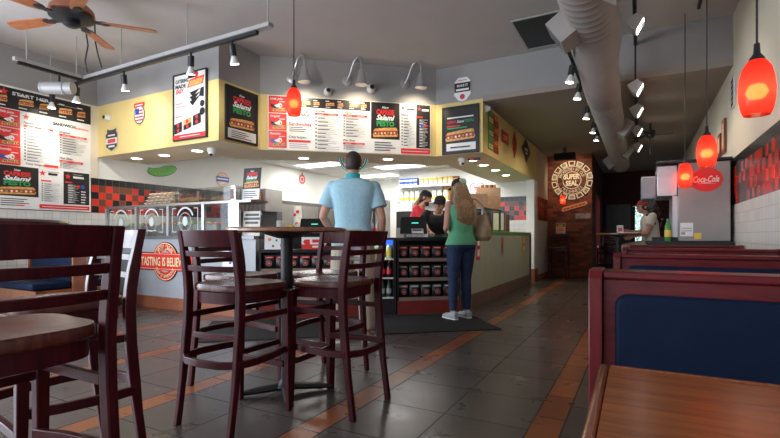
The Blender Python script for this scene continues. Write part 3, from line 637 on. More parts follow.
# ceiling fan
t = thing('ceiling_fan', 'copper ceiling fan with orange wooden blades at the top left', 'ceiling fan', (-5.2, 2.64, 3.285))
MB().lathe([(.001, .283), (.075, .283), (.07, .24), (.02, .21), (.001, .21)], COPPER).build('ceiling_mount', t)
MB().cyl((0, 0, .12), (0, 0, .23), .014, COPPER).build('down_rod', t)
MB().lathe([(.001, .14), (.06, .14), (.15, .12), (.20, .07), (.21, .02), (.17, .0), (.001, .0)], COPPER, seg=32).build('motor_housing', t)
MB().lathe([(.001, .0), (.2, .0), (.205, -.02), (.14, -.045), (.08, -.05), (.001, -.05)], BLACK, seg=32).build('vent_band', t)
MB().lathe([(.001, -.05), (.075, -.05), (.08, -.09), (.05, -.11), (.001, -.11)], BLACK).build('switch_cup', t)
for k in range(5):
    a = R(52 + 72 * k); b = MB(); b.vprism([(.12, -.03), (.28, -.03), (.28, -.02), (.12, -.02)], -.035, .035, BLACK); b.ell((.29, 0, -.025), (.06, .06, .008), BLACK)
    br = b.build('blade_iron', t, rot=(0, 0, a))
    b = MB(); b.prism([(.27, -.045), (.34, -.062), (.72, -.075), (.78, -.06), (.8, 0), (.78, .06), (.72, .075), (.34, .062), (.27, .045)], -.006, .004, FANWOOD)
    b.build('blade', t, loc=(0, 0, -.02), rot=(R(10) , 0, a), bevel=.002)
# hung track by the counter
def track_head(t, x, y, z, aim, r=.035, lit=BULB):
    """black cylinder head with white reflector bulb; x,y,z = joint on the track"""
    d = (Vector(aim) - Vector((x, y, z - .1))).normalized(); d = (d * .35 + Vector((0, 0, -1))).normalized(); j = Vector((x, y, z - .06))
    b = MB(); b.cyl((x, y, z), tuple(j), .012, BLACK); b.tube([tuple(j - d * .02), tuple(j + d * .085)], [r, r], BLACK, 16); h = b.build('lamp_head', t)
    b = MB(); e = j + d * .085; b.tube([tuple(e), tuple(e + d * .03), tuple(e + d * .075), tuple(e + d * .08)], [r * .6, r * .85, r * 1.35, r * 1.35], PLASTW, 18); b.build('reflector_bulb', h)
    b = MB(); b.tube([tuple(e + d * .081), tuple(e + d * .086)], [r * 1.25, r * 1.2], lit, 18); b.build('lens', h); return e + d * .12
t = thing('track_light', 'grey hung rail with black track and spot heads before the left soffit', 'track light', (0, 0, 0))
MB().box(-6.36, -3.17, 3.37, 3.44, 3.045, 3.085, GREYMET).build('rail', t); MB().box(-7.35, -3.35, 3.385, 3.425, 3.01, 3.045, BLACK).build('track', t)
for x in (-7.25, -5.6, -4.4, -3.21): MB().cyl((x, 3.405, 3.085), (x, 3.405, 3.568), .007, GREYMET, seg=8).build('stem', t)
for x, aim in ((-7.2, (-7.45, 3.3, 2.0)), (-6.58, (-7.4, 3.6, 2.4)), (-5.55, (-6.2, 4.15, 2.6)), (-4.33, (-5.3, 4.15, 2.6)), (-3.70, (-4.3, 5.2, 2.6))):
    p = track_head(t, x, 3.405, 3.01, aim); light('spot_beam', 'SPOT', p, 20 if x < -6 else 26, (1, .92, .78), .03, target=aim, spot=75, blend=.8)
t = thing('hung_rail', 'short grey hung rail with no lamps before the left menu board', 'rail', (0, 0, 0))
MB().box(-6.42, -6.36, 2.62, 3.36, 3.045, 3.085, GREYMET).build('rail', t); MB().box(-6.41, -6.37, 2.66, 3.36, 3.01, 3.045, BLACK).build('track', t)
for y in (2.75, 3.3): MB().cyl((-6.39, y, 3.085), (-6.39, y, 3.568), .007, GREYMET, seg=8).build('stem', t)
t = thing('projector_unit', 'grey finned cylinder unit hanging under the short hung rail', 'projector', (-6.43, 3.1, 2.86))
b = MB(); b.tube([(-.16, -.1, 0), (.16, .1, 0)], .075, GREYMET, 20); b.build('housing', t, rot=(0, 0, 0))
for k in (0, 4): MB().tube([(-.15 + k * .055, -.09 + k * .033, 0), (-.14 + k * .055, -.084 + k * .033, 0)], .081, PLASTG, 20).build('fin', t)
MB().tube([(-.16, -.1, 0), (-.175, -.11, 0)], [.06, .05], BLACK, 20).build('front_cap', t); MB().cyl((.04, 0, .06), (.04, 0, .148), .012, BLACK).build('bracket', t)
tag(MB().tube([(-6.0, 3.2, 3.56), (-5.98, 3.22, 3.35), (-6.12, 3.26, 3.2), (-6.15, 3.3, 3.07)], .009, BLACK, 8).build('cable'), 'curled black cable dropping from the ceiling beside the fan', 'cable', 'cables above the rail')
tag(MB().tube([(-5.8, 3.2, 3.56), (-5.82, 3.22, 3.35), (-5.83, 3.26, 3.2), (-5.83, 3.3, 3.07)], .009, BLACK, 8).build('cable'), 'straighter black cable dropping from the ceiling right of the curled one', 'cable', 'cables above the rail')
# red glass pendants
def pendant(lab, x, y, zb, ztop, sc=1.0, power=4.2):
    t = thing('pendant_lamp', lab, 'pendant lamp', (x, y, zb), 0, 'red glass pendants'); sc *= .88; h = .31 * sc; r = .0875 * sc
    prof = [(.72, 0), (.86, .1), (.97, .28), (1, .48), (.93, .68), (.78, .85), (.55, .96), (.42, 1.0)]
    o = MB(); out = [(r * a, h * z) for a, z in prof]
    o.rings([[(rr * math.cos(2 * PI * k / 32), rr * math.sin(2 * PI * k / 32), z) for k in range(32)] for rr, z in out], REDGLASS, cap=False); o.build('glass_shade', t)
    MB().lathe([(.001, h * .98), (r * .45, h * .98), (r * .42, h * 1.03), (r * .2, h * 1.12), (r * .16, h * 1.3), (.001, h * 1.3)], BLACK).build('cap', t)
    MB().cyl((0, 0, h * 1.28), (0, 0, ztop - zb - .002), .005, BLACK, seg=8).build('cord', t)
    MB().lathe([(.001, h * .3), (r * .4, h * .31), (r * .6, h * .42), (r * .4, h * .54), (.001, h * .58)], WARMB).build('bulb', t)
    light('pendant_glow', 'POINT', (x, y, zb + h * .38), power, (1, .78, .5), .008)
for lab, x, y in (('large red glass pendant nearest the camera at the right', .51, 2.88), ('red glass pendant, middle one of the right row', .51, 4.83), ('red glass pendant before the steel machine, farthest of the right row', .457, 6.3)):
    pendant(lab, x, y, 1.6 if y < 6 else 1.565, 3.57)
pendant('red glass pendant over the bar table near the menu board', -3.03, 3.58, 2.2, 3.57)
pendant('tiny red glass pendant hanging before the brick wall', -1.59, 11.4, 1.75, 2.98, .75, 1.8)
tag(MB().box(.535, .565, 1.2, 5.9, 3.42, 3.46, BLACK).box(.54, .56, 1.3, 1.32, 3.46, 3.568, BLACK).box(.54, .56, 5.8, 5.82, 3.46, 3.568, BLACK).build('cable_rail'), 'long black ceiling rail running above the red pendants', 'rail')
# spiral duct with registers
t = thing('air_duct', 'taupe spiral ventilation duct running along the ceiling', 'duct', (0, 0, 0))
b = MB(); path = [(-.41, YB + .05, 3.12), (-.41, 5.1, 3.12), (-.41, 5.3, 3.10), (-.41, 5.6, 2.90), (-.40, 5.85, 2.80), (-.40, 6.3, 2.74), (-.40, 12.6, 2.74)]
pts = []; rad = []
for (p, q, r0, r1) in ((path[0], path[1], .255, .255),): pass
def seg(p, q, r, n):
    for k in range(n):
        f = k / n; pts.append(tuple(Vector(p).lerp(Vector(q), f))); rad.append(r)
        pts.append(tuple(Vector(p).lerp(Vector(q), f + .12 / n))); rad.append(r + .007); pts.append(tuple(Vector(p).lerp(Vector(q), f + .24 / n))); rad.append(r)
seg(path[0], path[1], .23, 64); pts += [path[1], path[2]]; rad += [.255, .255]; pts += [path[3], path[4]]; rad += [.205, .205]; pts.append(path[5]); rad.append(.195); seg((-.40, 6.35, 2.74), path[6], .185, 56)
b.tube(pts, rad, DUCTM, 28); b.build('pipe', t)
def register(x, y, z, side, s=.26):
    b = MB(); b.obox((x, y, z), (s * .75, s * 1.3, s), (0, R(35 * side), 0), DUCTM); g = b.build('register_box', t)
    b = MB()
    for k in range(5): b.obox((x + side * .003, y - s * .5 + k * s * .25, z), (s * .77, .01, s * .8), (0, R(35 * side), 0), DSTEEL)
    b.build('grille', g)
for y, z, sd in ((3.95, 3.0, 1), (4.75, 2.98, -1), (8.0, 2.66, 1), (10.2, 2.66, 1), (11.6, 2.66, -1)): register(-.41 + sd * (.24 if y < 6 else .19), y, z, sd, .25)
for y in (1.0, 3.0, 4.7): b = MB(); b.box(-.42, -.40, y, y + .03, 3.37, 3.568, GREYMET); b.build('strap', t)
for y in (7, 9.5, 12): b = MB(); b.box(-.41, -.39, y, y + .03, 2.94, 2.978, GREYMET); b.build('strap', t)
t = thing('ceiling_vent', 'square black return vent in the grey ceiling left of the duct', 'vent', (-1.05, 6.0, 3.568))
MB().box(-.29, .29, -.46, .44, -.012, 0, BLACK).build('grille', t)
b = MB(); b.box(-.31, -.29, -.48, .46, -.016, 0, GREYMET); b.box(.29, .31, -.48, .46, -.016, 0, GREYMET); b.box(-.29, .29, -.48, -.46, -.016, 0, GREYMET); b.box(-.29, .29, .44, .46, -.016, 0, GREYMET); b.build('frame', t)
# spot track left of duct
t = thing('track_light', 'black track of round spot heads left of the duct', 'track light', (0, 0, 0))
MB().box(-.675, -.645, 4.95, 9.9, 2.93, 2.96, BLACK).build('track', t)
for y in (5.0, 6.3): MB().cyl((-.66, y, 2.96), (-.66, y, 3.568), .006, BLACK, seg=8).build('stem', t)
for y in (8.0, 9.7): MB().cyl((-.66, y, 2.96), (-.66, y, 2.978), .006, BLACK, seg=8).build('stem', t)
for i, y in enumerate((5.45, 6.15, 7.25, 8.3, 9.0)):
    p = track_head(t, -.66, y, 2.93, (-2.0, y + .3, 1.2)); light('spot_beam', 'SPOT', p, 16, (1, .86, .66), .03, target=(-2.05, y + .2, 1.6), spot=80, blend=.8)
# flood heads right of duct
t = thing('track_light', 'black track of square white flood heads right of the duct', 'track light', (0, 0, 0))
MB().box(-.07, -.03, 2.2, 6.58, 3.40, 3.44, BLACK).build('track', t); MB().box(-.07, -.03, 6.7, 12, 2.93, 2.97, BLACK).build('track', t)
for y in (2.4, 6.4): MB().box(-.06, -.04, y, y + .02, 3.44, 3.568, BLACK).build('stem', t)
for y, zt, z in ((5.47, 3.40, 3.2), (6.42, 3.40, 2.80), (7.6, 2.93, 2.80), (9.05, 2.93, 2.80), (10.7, 2.93, 2.80)):
    if y == 6.42: MB().box(-.06, -.04, y - .01, y + .01, z + .1, zt, BLACK).build('stem', t)
    b = MB(); b.obox((-.05, y, z + .03), (.13, .11, .13), (R(0), R(-28), 0), PLASTW); b.obox((-.02, y, z), (.15, .17, .05), (0, R(-60), 0), PLASTW); b.box(-.06, -.04, y - .01, y + .01, z + .08, zt if y != 6.42 else z + .1, BLACK); h = b.build('flood_head', t)
    b = MB(); b.obox((.004, y, z - .016), (.12, .14, .006), (0, R(-60), 0), LEDW); b.build('lens', h)
    light('flood_beam', 'SPOT', (.03, y, z - .06), 18 , (1, .86, .68), .04, target=(.9, y, 1.4), spot=100, blend=.8)
t = thing('speaker_box', 'black ceiling projector box above the round seal on the brick', 'speaker', (-1.48, 10.95, 2.98))
MB().box(-.22, .22, -.12, .12, -.27, -.13, mat('matt_black', (.006, .006, .006), .9)).build('housing', t, bevel=.01); MB().box(-.03, .03, -.03, .03, -.13, -.002, BLACK).build('bracket', t)
light('seal_beam', 'SPOT', (-1.5, 11.12, 2.66), 20, (1, .82, .55), .05, target=(-1.48, 12.0, 2.35), spot=95, blend=.7)
# gooseneck lamps on the grey wall
def gooseneck(lab, s, z):
    t = thing('gooseneck_lamp', lab, 'wall lamp', s45(s, z), A45, 'gooseneck lamps over the menu')
    MB().lathe([(.001, 0), (.075, 0), (.07, .02), (.03, .03), (.001, .03)], ALU, axis=(0, -1, 0)).build('wall_plate', t)
    b = MB(); P = [(-.0, -.03, 0)]
    for k in range(9): a = PI * k / 8; P.append((.06 + .0 * k, -.10 - .10 * (1 - math.cos(a)), .06 + .27 * math.sin(a) ** .7 if 0 < k < 8 else .04))
    P = [(0, -.02, 0), (.03, -.08, .06), (.06, -.12, .17), (.09, -.16, .25), (.13, -.22, .28), (.16, -.29, .24), (.17, -.31, .15), (.17, -.31, .06)]
    b.tube(P, .015, ALU, 10); b.build('arm', t)
    prof = [(.02, .08), (.035, .07), (.045, .03), (.06, -.05), (.09, -.12), (.095, -.14)]
    b = MB(); b.rings([[(.17 + r * math.cos(2 * PI * k / 24), -.31 + r * math.sin(2 * PI * k / 24), z_) for k in range(24)] for r, z_ in prof], ALU, cap=False)
    b.rings([[(.17 + r * .93 * math.cos(-2 * PI * k / 24), -.31 + r * .93 * math.sin(-2 * PI * k / 24), z_) for k in range(24)] for r, z_ in prof], ALU, cap=True); b.build('lamp_shade', t)
    MB().ell((.17, -.31, -.1), (.035, .035, .035), WARMB).build('bulb', t)
    c = Matrix.Rotation(A45, 3, 'Z') @ Vector((.17, -.34, -.19)) + Vector(s45(s, z)); q = Vector(s45(s + .17, 2.7))
    light('gooseneck_glow', 'SPOT', c, 16, (1, .84, .6), .05, target=q, spot=125, blend=.8)
gooseneck('satin metal gooseneck lamp above the red pendant', .44, 3.27); gooseneck('satin metal gooseneck lamp in the middle of the grey wall', 1.24, 3.29); gooseneck('satin metal gooseneck lamp at the right end of the grey wall', 2.12, 3.31)
# security cameras
def camera(lab, loc, rz, s=1.0, dark=False):
    t = thing('security_camera', lab, 'camera', loc, rz, 'security cameras')
    MB().lathe([(.001, 0), (.06 * s, 0), (.06 * s, .03 * s), (.045 * s, .05 * s), (.001, .05 * s)], PLASTW, axis=(0, -1, 0)).build('mount', t)
    b = MB(); b.ell((0, -.05 * s, 0), (.045 * s, .05 * s, .045 * s), PLASTW); b.build('ball', t)
    MB().lathe([(.001, .098 * s), (.03 * s, .093 * s), (.03 * s, .104 * s), (.001, .106 * s)], PBLK, axis=(0, -1, 0)).build('lens', t)
camera('round white camera left of the middle gooseneck lamp', s45(.96, 3.11), A45); camera('round white camera right of the middle gooseneck lamp', s45(1.60, 3.2), A45, 1.1)
camera('round white camera on the yellow fascia above the black badge', (-7.13, 4.146, 2.80), 0, .85); camera('white camera at the top corner of the right yellow fascia', (-2.026, 6.74, 2.90), RL, .85)
t = thing('dome_camera', 'white dome camera hanging under the left soffit corner', 'camera', (-5.28, 4.5, 2.228)); MB().lathe([(.001, 0), (.065, 0), (.07, -.05), (.001, -.05)], PLASTW).build('base', t); MB().ell((0, 0, -.06), (.055, .055, .05), PLASTW).build('ball', t); MB().ell((.01, -.03, -.09), (.025, .025, .02), PBLK).build('lens', t)
t = thing('dome_camera', 'white dome camera under the soffit below the framed poster at right', 'camera', (-2.47, 6.95, 2.228)); MB().lathe([(.001, 0), (.06, 0), (.065, -.05), (.001, -.05)], PLASTW).build('base', t); MB().ell((0, 0, -.07), (.05, .05, .05), PLASTW).build('ball', t); MB().ell((.02, -.03, -.09), (.025, .025, .02), PBLK).build('lens', t)
tag(MB().box(-2.4, -2.2, 7.0, 7.03, 2.19, 2.228, PBLK).box(-2.36, -2.3, 6.996, 7.0, 2.195, 2.22, PRED).build('counter_strip'), 'thin black and red strip under the soffit beside the dome camera', 'strip')
# dark hung fan pole near the right
t = thing('hanging_fan', 'small dark fan on a pole hanging in the far passage', 'fan', (.16, 9.3, 2.98)); MB().cyl((0, 0, -.55), (0, 0, 0), .015, BLACK).build('pole', t); MB().lathe([(.001, -.13), (.07, -.13), (.08, -.2), (.05, -.26), (.001, -.26)], BLACK).build('motor', t)
for k in range(3): MB().obox((.2 * math.cos(R(15 + 120 * k)), .2 * math.sin(R(15 + 120 * k)), -.2), (.3, .07, .01), (R(12), 0, R(15 + 120 * k)), BLACK).build('blade', t)

# ================================================================ BOARDS AND SIGNS
def menu_tile(b, u, v, w, h, title):
    b.rect(u, v, u + w, v + h, PRED); b.text(title, u + w * .08, v + h * .78, h * .13, WHITE, shear=.3); b.rect(u + w * .6, v + h * .66, u + w * .9, v + h * .7, WHITE)
    b.sub(u + w * .2, v + h * .06, w * .75, h * .24); b.poly([(u + w * .1, v + h * .55), (u + w * .45, v + h * .42), (u + w * .5, v + h * .25), (u + w * .3, v + h * .28), (u + w * .12, v + h * .35)], PBLUE if title[0] == 'F' else PBLK)
    b.disc(u + w * .62, v + h * .45, h * .14, WHITE); b.disc(u + w * .66, v + h * .42, h * .05, PRED); b.poly([(u + w * .3, v + h * .42), (u + w * .5, v + h * .52), (u + w * .5, v + h * .3)], WHITE)
def caprese(b, u, v, w, h, foot=.27):
    b.rect(u, v, u + w, v + h, PBLK); b.rect(u, v, u + w, v + h * foot, WHITE); c = u + w / 2
    b.text('New', c, v + h * .88, h * .05, WHITE, align='c', shear=.3); b.text('CAPRESE', c, v + h * .76, h * .10, PRED, w=w * .62, align='c', bold=.05)
    b.text('Salami', c, v + h * .65, h * .105, WHITE, w=w * .64, align='c', bold=.035, shear=.35); b.text('PESTO', c, v + h * .53, h * .10, PGRN, w=w * .62, align='c', bold=.05)
    b.sub(u + w * .06, v + h * (foot + .01), w * .88, h * .23); b.lines(u + w * .12, v + h * (foot * .85), u + w * .9, v + h * foot * .1, 4, PBLK, seed=int(w * 100)); b.rect(u + w * .5, v + h * foot * .14, u + w * .66, v + h * foot * .24, PRED)
def listblock(b, u, v1, w, v0, title, n, seed, dark=False, bar=True):
    hh = v1 - v0; fg = WHITE if dark else PBLK
    (b.text(title, u, v1 - .035, .03, fg, shear=.25) if bar else b.rect(u, v1 - .035, u + w * .5, v1 - .015, PRED)); y = v1 - .05
    if bar: b.rect(u, y - .03, u + w * .95, y, PRED); y -= .035; b.rect(u + w * .1, y + .014, u + w * .35, y + .02, WHITE); b.rect(u + w * .55, y + .014, u + w * .85, y + .02, WHITE)
    rr = random.Random(seed); st = (y - v0) / n
    for k in range(n):
        if not dark: b.rect(u + .008, y - st * (k + .7), u + .026, y - st * (k + .25), fg)
    b.lines(u + .04, y, u + w, v0, n * 2, PGREY if not dark else WHITE, seed, .22); b.lines(u + .04, y, u + w * .6, v0, n, fg, seed + 3, .18)
def topstrip(b, u0, v0, u1, v1, n):
    b.rect(u0, v0, u1, v1, PBLK); w = (u1 - u0) / n
    for k in range(n): uu = u0 + k * w + w * .15; hh = v1 - v0; b.sub(uu, v0 + hh * .22, w * (.5 + .25 * (k % 2)), hh * .38); b.rect(uu, v0 + hh * .1, uu + w * .4, v0 + hh * .15, WHITE); b.rect(uu, v0 + hh * .68, uu + w * .3, v0 + hh * .76, WHITE)
# left menu board on wall_left (u runs along +Y)
t = thing('menu_board', 'big wall menu board reading START HERE on the left wall', 'menu board', (XL + .004, 2.82, 1.37), RL)
W_, H_ = 1.22, 1.64
Board(W_, H_, .015, WHITE).build('backing', t)
b = Board(); b.t = .0155; topstrip(b, 0, 1.34, W_, 1.62, 5); b.star(.11, 1.55, .055, PRED); b.text('START HERE:', .2, 1.525, .045, WHITE, w=.5, bold=.03); b.rect(.74, 1.53, 1.1, 1.54, PGREY); b.build('photo_strip', t)
b = Board(); b.t = .0155
for k, ti in enumerate(('Little John', 'Original', 'Favorite')): menu_tile(b, .03, 1.09 - .25 * k, .27, .24, ti)
b.build('red_price_panels', t)
b = Board(); b.t = .0155; b.star(.37, 1.27, .045, PRED); b.text('CREATE YOUR', .45, 1.245, .03, PGREY, w=.22, bold=.0); b.text('SANDWICH', .7, 1.235, .04, PBLK, w=.3, bold=.05)
listblock(b, .34, 1.21, .38, .66, 'Favorites', 11, 1); listblock(b, .78, 1.17, .4, .83, 'Originals', 7, 2); b.text('Sandwiches', .98, 1.23, .03, PRED, w=.2); listblock(b, .78, .79, .34, .62, 'Plain Slims', 4, 4)
b.text('Crazy burgers', .36, .615, .028, PBLK, shear=.2); b.rect(.58, .61, .76, .645, PRED); b.build('price_lists', t)
b = Board(); b.t = .0155; caprese(b, .02, .02, .50, .56); b.build('sandwich_poster', t)
b = Board(); b.t = .0155; b.star(.57, .52, .045, PRED); b.rect(.64, .5, .76, .53, PBLK); b.rect(.64, .54, .78, .55, PGREY); listblock(b, .55, .44, .26, .12, 'Extras', 9, 6, bar=False); b.build('extras_list', t)
b = Board(); b.t = .0155; b.rect(.84, .1, 1.2, .58, PBLK); b.star(.9, .51, .045, PRED); b.rect(.97, .49, 1.12, .52, WHITE); b.rect(.97, .54, 1.1, .55, PGREY); listblock(b, .86, .45, .2, .12, 'Drinks', 8, 8, True, False); b.lines(1.08, .32, 1.18, .12, 5, WHITE, 4); b.disc(1.1, .37, .03, PBLUE); b.disc(1.04, .37, .025, PRED)
b.rect(.53, .02, 1.2, .08, PRED); b.rect(.56, .045, 1.17, .052, WHITE); b.build('sides_list', t)
# angled menu board
t = thing('menu_board', 'wide menu board on the angled yellow fascia above the man in blue', 'menu board', s45(.11, 2.24), A45)
W_, H_ = 2.42, .77
Board(W_, H_, .015, WHITE).build('backing', t)
b = Board(); b.t = .0155
for k, ti in enumerate(('Little John', 'Original', 'Favorite')): menu_tile(b, .01, .52 - .25 * k, .25, .24, ti)
b.build('red_price_panels', t)
b = Board(); b.t = .0155; topstrip(b, .27, .62, 1.48, .765, 7); b.build('photo_strip', t)
b = Board(); b.t = .0155; b.text('SANDWICH', .36, .49, .035, PBLK, w=.22, bold=.05); b.text('YOUR', .42, .53, .05, PBLK, w=.14, bold=.03)
b.text('Sandwiches', .29, .35, .05, PRED, w=.32, bold=.03); b.lines(.3, .34, .6, .26, 3, PBLK, 3); b.text('Crazy burgers', .29, .17, .035, PBLK, w=.25, shear=.2); b.rect(.29, .11, .6, .145, PRED); b.lines(.3, .1, .6, .02, 3, PGREY, 5)
listblock(b, .66, .6, .36, .02, 'Favorites', 9, 11); listblock(b, 1.07, .6, .38, .22, 'Originals', 7, 12); listblock(b, 1.07, .19, .34, .03, 'Plain Slims', 3, 13); b.build('price_lists', t)
b = Board(); b.t = .0155; caprese(b, 1.49, .01, .44, .755); b.build('sandwich_poster', t)
b = Board(); b.t = .0155; b.star(1.98, .70, .035, PRED); b.rect(2.03, .67, 2.16, .70, PBLK); listblock(b, 1.95, .62, .22, .12, 'Extras', 10, 14, bar=False); b.build('extras_list', t)
b = Board(); b.t = .0155; b.rect(2.19, .1, 2.41, .765, PBLK); b.star(2.24, .70, .03, PRED); b.rect(2.28, .67, 2.39, .70, WHITE); listblock(b, 2.2, .6, .18, .12, 'Drinks', 10, 15, True, False); b.disc(2.28, .45, .025, PBLUE); b.disc(2.34, .45, .025, PRED)
b.rect(1.95, .01, 2.41, .09, PRED); b.rect(1.97, .045, 2.38, .052, WHITE); b.build('sides_list', t)
# framed posters
def framed(name, lab, pos, rz, w, h, fn, fr=.03, dep=.03):
    t = thing(name, lab, 'poster', pos, rz); b = MB()
    b.box(0, w, -dep, 0, 0, fr, BLACK); b.box(0, w, -dep, 0, h - fr, h, BLACK); b.box(0, fr, -dep, 0, fr, h - fr, BLACK); b.box(w - fr, w, -dep, 0, fr, h - fr, BLACK); b.build('frame', t, bevel=.003)
    b = Board(); b.t = dep * .6; b.box(fr, w - fr, -b.t, 0, fr, h - fr, PBLK); fn(b, fr, fr, w - 2 * fr, h - 2 * fr); b.build('print', t)
def catering(b, u, v, w, h):
    b.rect(u, v, u + w, v + h, WHITE); b.rect(u + w * .45, v + h * .92, u + w * .75, v + h, PBLK); b.disc(u + w * .7, v + h * .96, w * .07, PRED)
    b.text('CATERING', u + w * .04, v + h * .88, h * .055, PBLK, w=w * .42, bold=.05); b.text('MADE', u + w * .04, v + h * .80, h * .055, PBLK, w=w * .34, bold=.05); b.text('EASY', u + w * .06, v + h * .72, h * .065, PRED, w=w * .26, bold=.04, shear=.3)
    b.poly([(u + w * .42, v + h * .78), (u + w * .92, v + h * .8), (u + w * .96, v + h * .93), (u + w * .5, v + h * .9)], PRED); b.poly([(u + w * .46, v + h * .79), (u + w * .88, v + h * .81), (u + w * .92, v + h * .9), (u + w * .52, v + h * .88)], BUN)
    for k in range(3): b.poly([(u + w * .5, v + h * (.7 - k * .07)), (u + w * .85, v + h * (.74 - k * .05)), (u + w * .6, v + h * (.63 - k * .07))], PBLK)
    b.poly([(u + w * .8, v + h * .62), (u + w * .95, v + h * .6), (u + w * .95, v + h * .75), (u + w * .85, v + h * .74)], PBLK)
    b.rect(u + w * .05, v + h * .55, u + w * .25, v + h * .56, PRED); b.rect(u + w * .05, v + h * .5, u + w * .45, v + h * .508, PRED); b.rect(u + w * .05, v + h * .35, u + w * .25, v + h * .36, PRED); b.rect(u + w * .05, v + h * .43, u + w * .9, v + h * .432, PGREY)
    b.disc(u + w * .9, v + h * .5, w * .07, PBLK); b.disc(u + w * .9, v + h * .38, w * .08, PBLK)
    for i in range(3):
        for j in range(3):
            cu, cv = u + w * (.14 + .3 * i), v + h * (.13 + .075 * j + .045 * i)
            if cv > v + h * .36 - (0.06 * (2 - i)) * h: continue
            s_ = w * .12; b.poly([(cu - s_, cv - s_ * .5), (cu + s_, cv - s_ * .1), (cu + s_, cv + s_ * .8), (cu - s_, cv + s_ * .4)], PBLK if (i, j) != (1, 1) else BUN); b.disc(cu, cv + s_ * .15, s_ * .35, PRED)
    b.rect(u, v, u + w, v + h * .07, PRED); b.rect(u + w * .2, v + h * .03, u + w * .85, v + h * .04, WHITE)
framed('framed_poster', 'white catering poster on the left yellow fascia', (-5.60, 4.146, 2.285), 0, .66, .9, catering, .018, .035)
def cap2(b, u, v, w, h): caprese(b, u, v, w, h, .2)
framed('framed_poster', 'black framed salami pesto poster on the fascia return beside the catering poster', (-4.746, 4.24, 2.26), RL, .57, .72, cap2)
def cap3(b, u, v, w, h):
    b.rect(u, v, u + w, v + h, PBLK); b.rect(u + .04, v + .02, u + w - .02, v + h * .2, WHITE); b.rect(u + w * .1, v + h * .77, u + w * .9, v + h * .8, WHITE); b.text('CAPRESE', u + w * .1, v + h * .66, h * .06, PRED, w=w * .28); b.text('Salami', u + w * .4, v + h * .66, h * .06, WHITE, w=w * .22, shear=.3); b.text('PESTO', u + w * .65, v + h * .66, h * .06, PGRN, w=w * .26)
    b.rect(u + w * .1, v + h * .58, u + w * .5, v + h * .61, PRED); b.rect(u + w * .1, v + h * .53, u + w * .7, v + h * .56, PGRN); b.sub(u + w * .05, v + h * .22, w * .9, h * .28); b.rect(u + w * .2, v + h * .09, u + w * .8, v + h * .12, PBLK)
framed('framed_poster', 'black framed sandwich poster on the small yellow fascia right of the menu', (-2.66, 6.596, 2.235), 0, .58, .72, cap3)
# stickers on fascia
b = Board(); b.t = .004; b.disc(0, 0, .125, PBLK, .14); b.disc(0, 0, .11, WHITE, .125)
for k in range(4): b.rect(-.1 + .01 * abs(k - 1.5), -.09 + k * .045, .1 - .01 * abs(k - 1.5), -.068 + k * .045, PRED)
b.rect(-.09, .0, .0, .09, PBLUE); b.rect(-.12, .11, .12, .17, PRED); b.rect(-.09, .13, .09, .145, WHITE); b.poly([(-.03, -.14), (.03, -.14), (0, -.18)], PYEL); b.box(-.06, .06, -.004, 0, -.06, .06, PBLK)
on_wall(b, 'flag_badge', 'round stars and stripes badge on the left yellow fascia', 'badge', (-6.38, 4.146, 2.76), 0)
def shield(b, w, h, m, k=1.0): b.poly([(-w * .9, -h * .6), (0, -h), (w * .9, -h * .6), (w, h * .5), (w * .75, h * .7), (w * .8, h), (w * .3, h * .9), (-w * .3, h * .9), (-w * .8, h), (-w * .75, h * .7), (-w, h * .5)], m)
b = Board(); b.t = .004; b.box(-.11, .11, -.004, 0, -.12, .12, PBLK); shield(b, .155, .175, PGREY); shield(b, .145, .165, PBLK); b.rect(-.14, -.06, .14, .03, WHITE); b.rect(-.1, -.045, .1, .015, PRED); b.rect(-.09, .06, .09, .08, WHITE); b.rect(-.08, -.11, .08, -.085, WHITE)
on_wall(b, 'shield_badge', 'black shield badge with white band on the left yellow fascia', 'badge', (-7.06, 4.146, 2.46), 0)
b = Board(); b.t = .004; b.box(-.1, .1, -.004, 0, -.12, .14, WHITE); b.poly([(-.13, .14), (-.08, .2), (.08, .2), (.13, .14), (.14, -.08), (.07, -.17), (0, -.19), (-.07, -.17), (-.14, -.08)], PGREY)
b.poly([(-.12, .13), (-.07, .185), (.07, .185), (.12, .13), (.13, -.07), (.06, -.155), (0, -.175), (-.06, -.155), (-.13, -.07)], WHITE); b.rect(-.125, -.03, .125, .11, PBLK); b.text('MAKE IT', 0, .05, .035, WHITE, w=.17, align='c'); b.rect(-.1, -.01, .1, .02, WHITE); b.disc(0, -.1, .04, PRED); b.rect(-.04, -.1, 0, -.08, PBLUE); b.rect(-.07, .14, .07, .15, PRED)
on_wall(b, 'shield_badge', 'white shield badge with black band on the grey wall above the sandwich poster', 'badge', (-2.34, 6.596, 3.19), 0)
# signs on the right fascia (facing the passage)
b = Board(.27, .6, .006, PGRN)
for k in range(6): b.rect(.02, .02 + k * .1, .25, .09 + k * .1, LETT if k % 2 else PCREAM); b.rect(.04, .045 + k * .1, .22, .055 + k * .1, PGRN)
on_wall(b, 'striped_sign', 'tall green striped sign at the near end of the right fascia', 'sign', (-2.026, 6.86, 2.33), RL)
b = Board(.26, .6, .006, PRED)
for k in range(6): b.rect(.02, .02 + k * .1, .24, .09 + k * .1, PORG if k % 2 else PBROWN); b.rect(.04, .045 + k * .1, .2, .055 + k * .1, PYEL)
on_wall(b, 'striped_sign', 'tall red striped sign beside the green striped one', 'sign', (-2.026, 7.16, 2.32), RL)
b = Board(.46, .2, .006, PRED); b.rect(.02, .02, .44, .18, PBROWN); b.rect(.03, .03, .43, .17, PRED); b.rect(.08, .1, .38, .12, PCREAM); b.rect(.08, .06, .34, .075, PCREAM)
on_wall(b, 'wall_plaque', 'small red rectangular plaque on the right fascia', 'sign', (-2.026, 7.62, 2.58), RL)
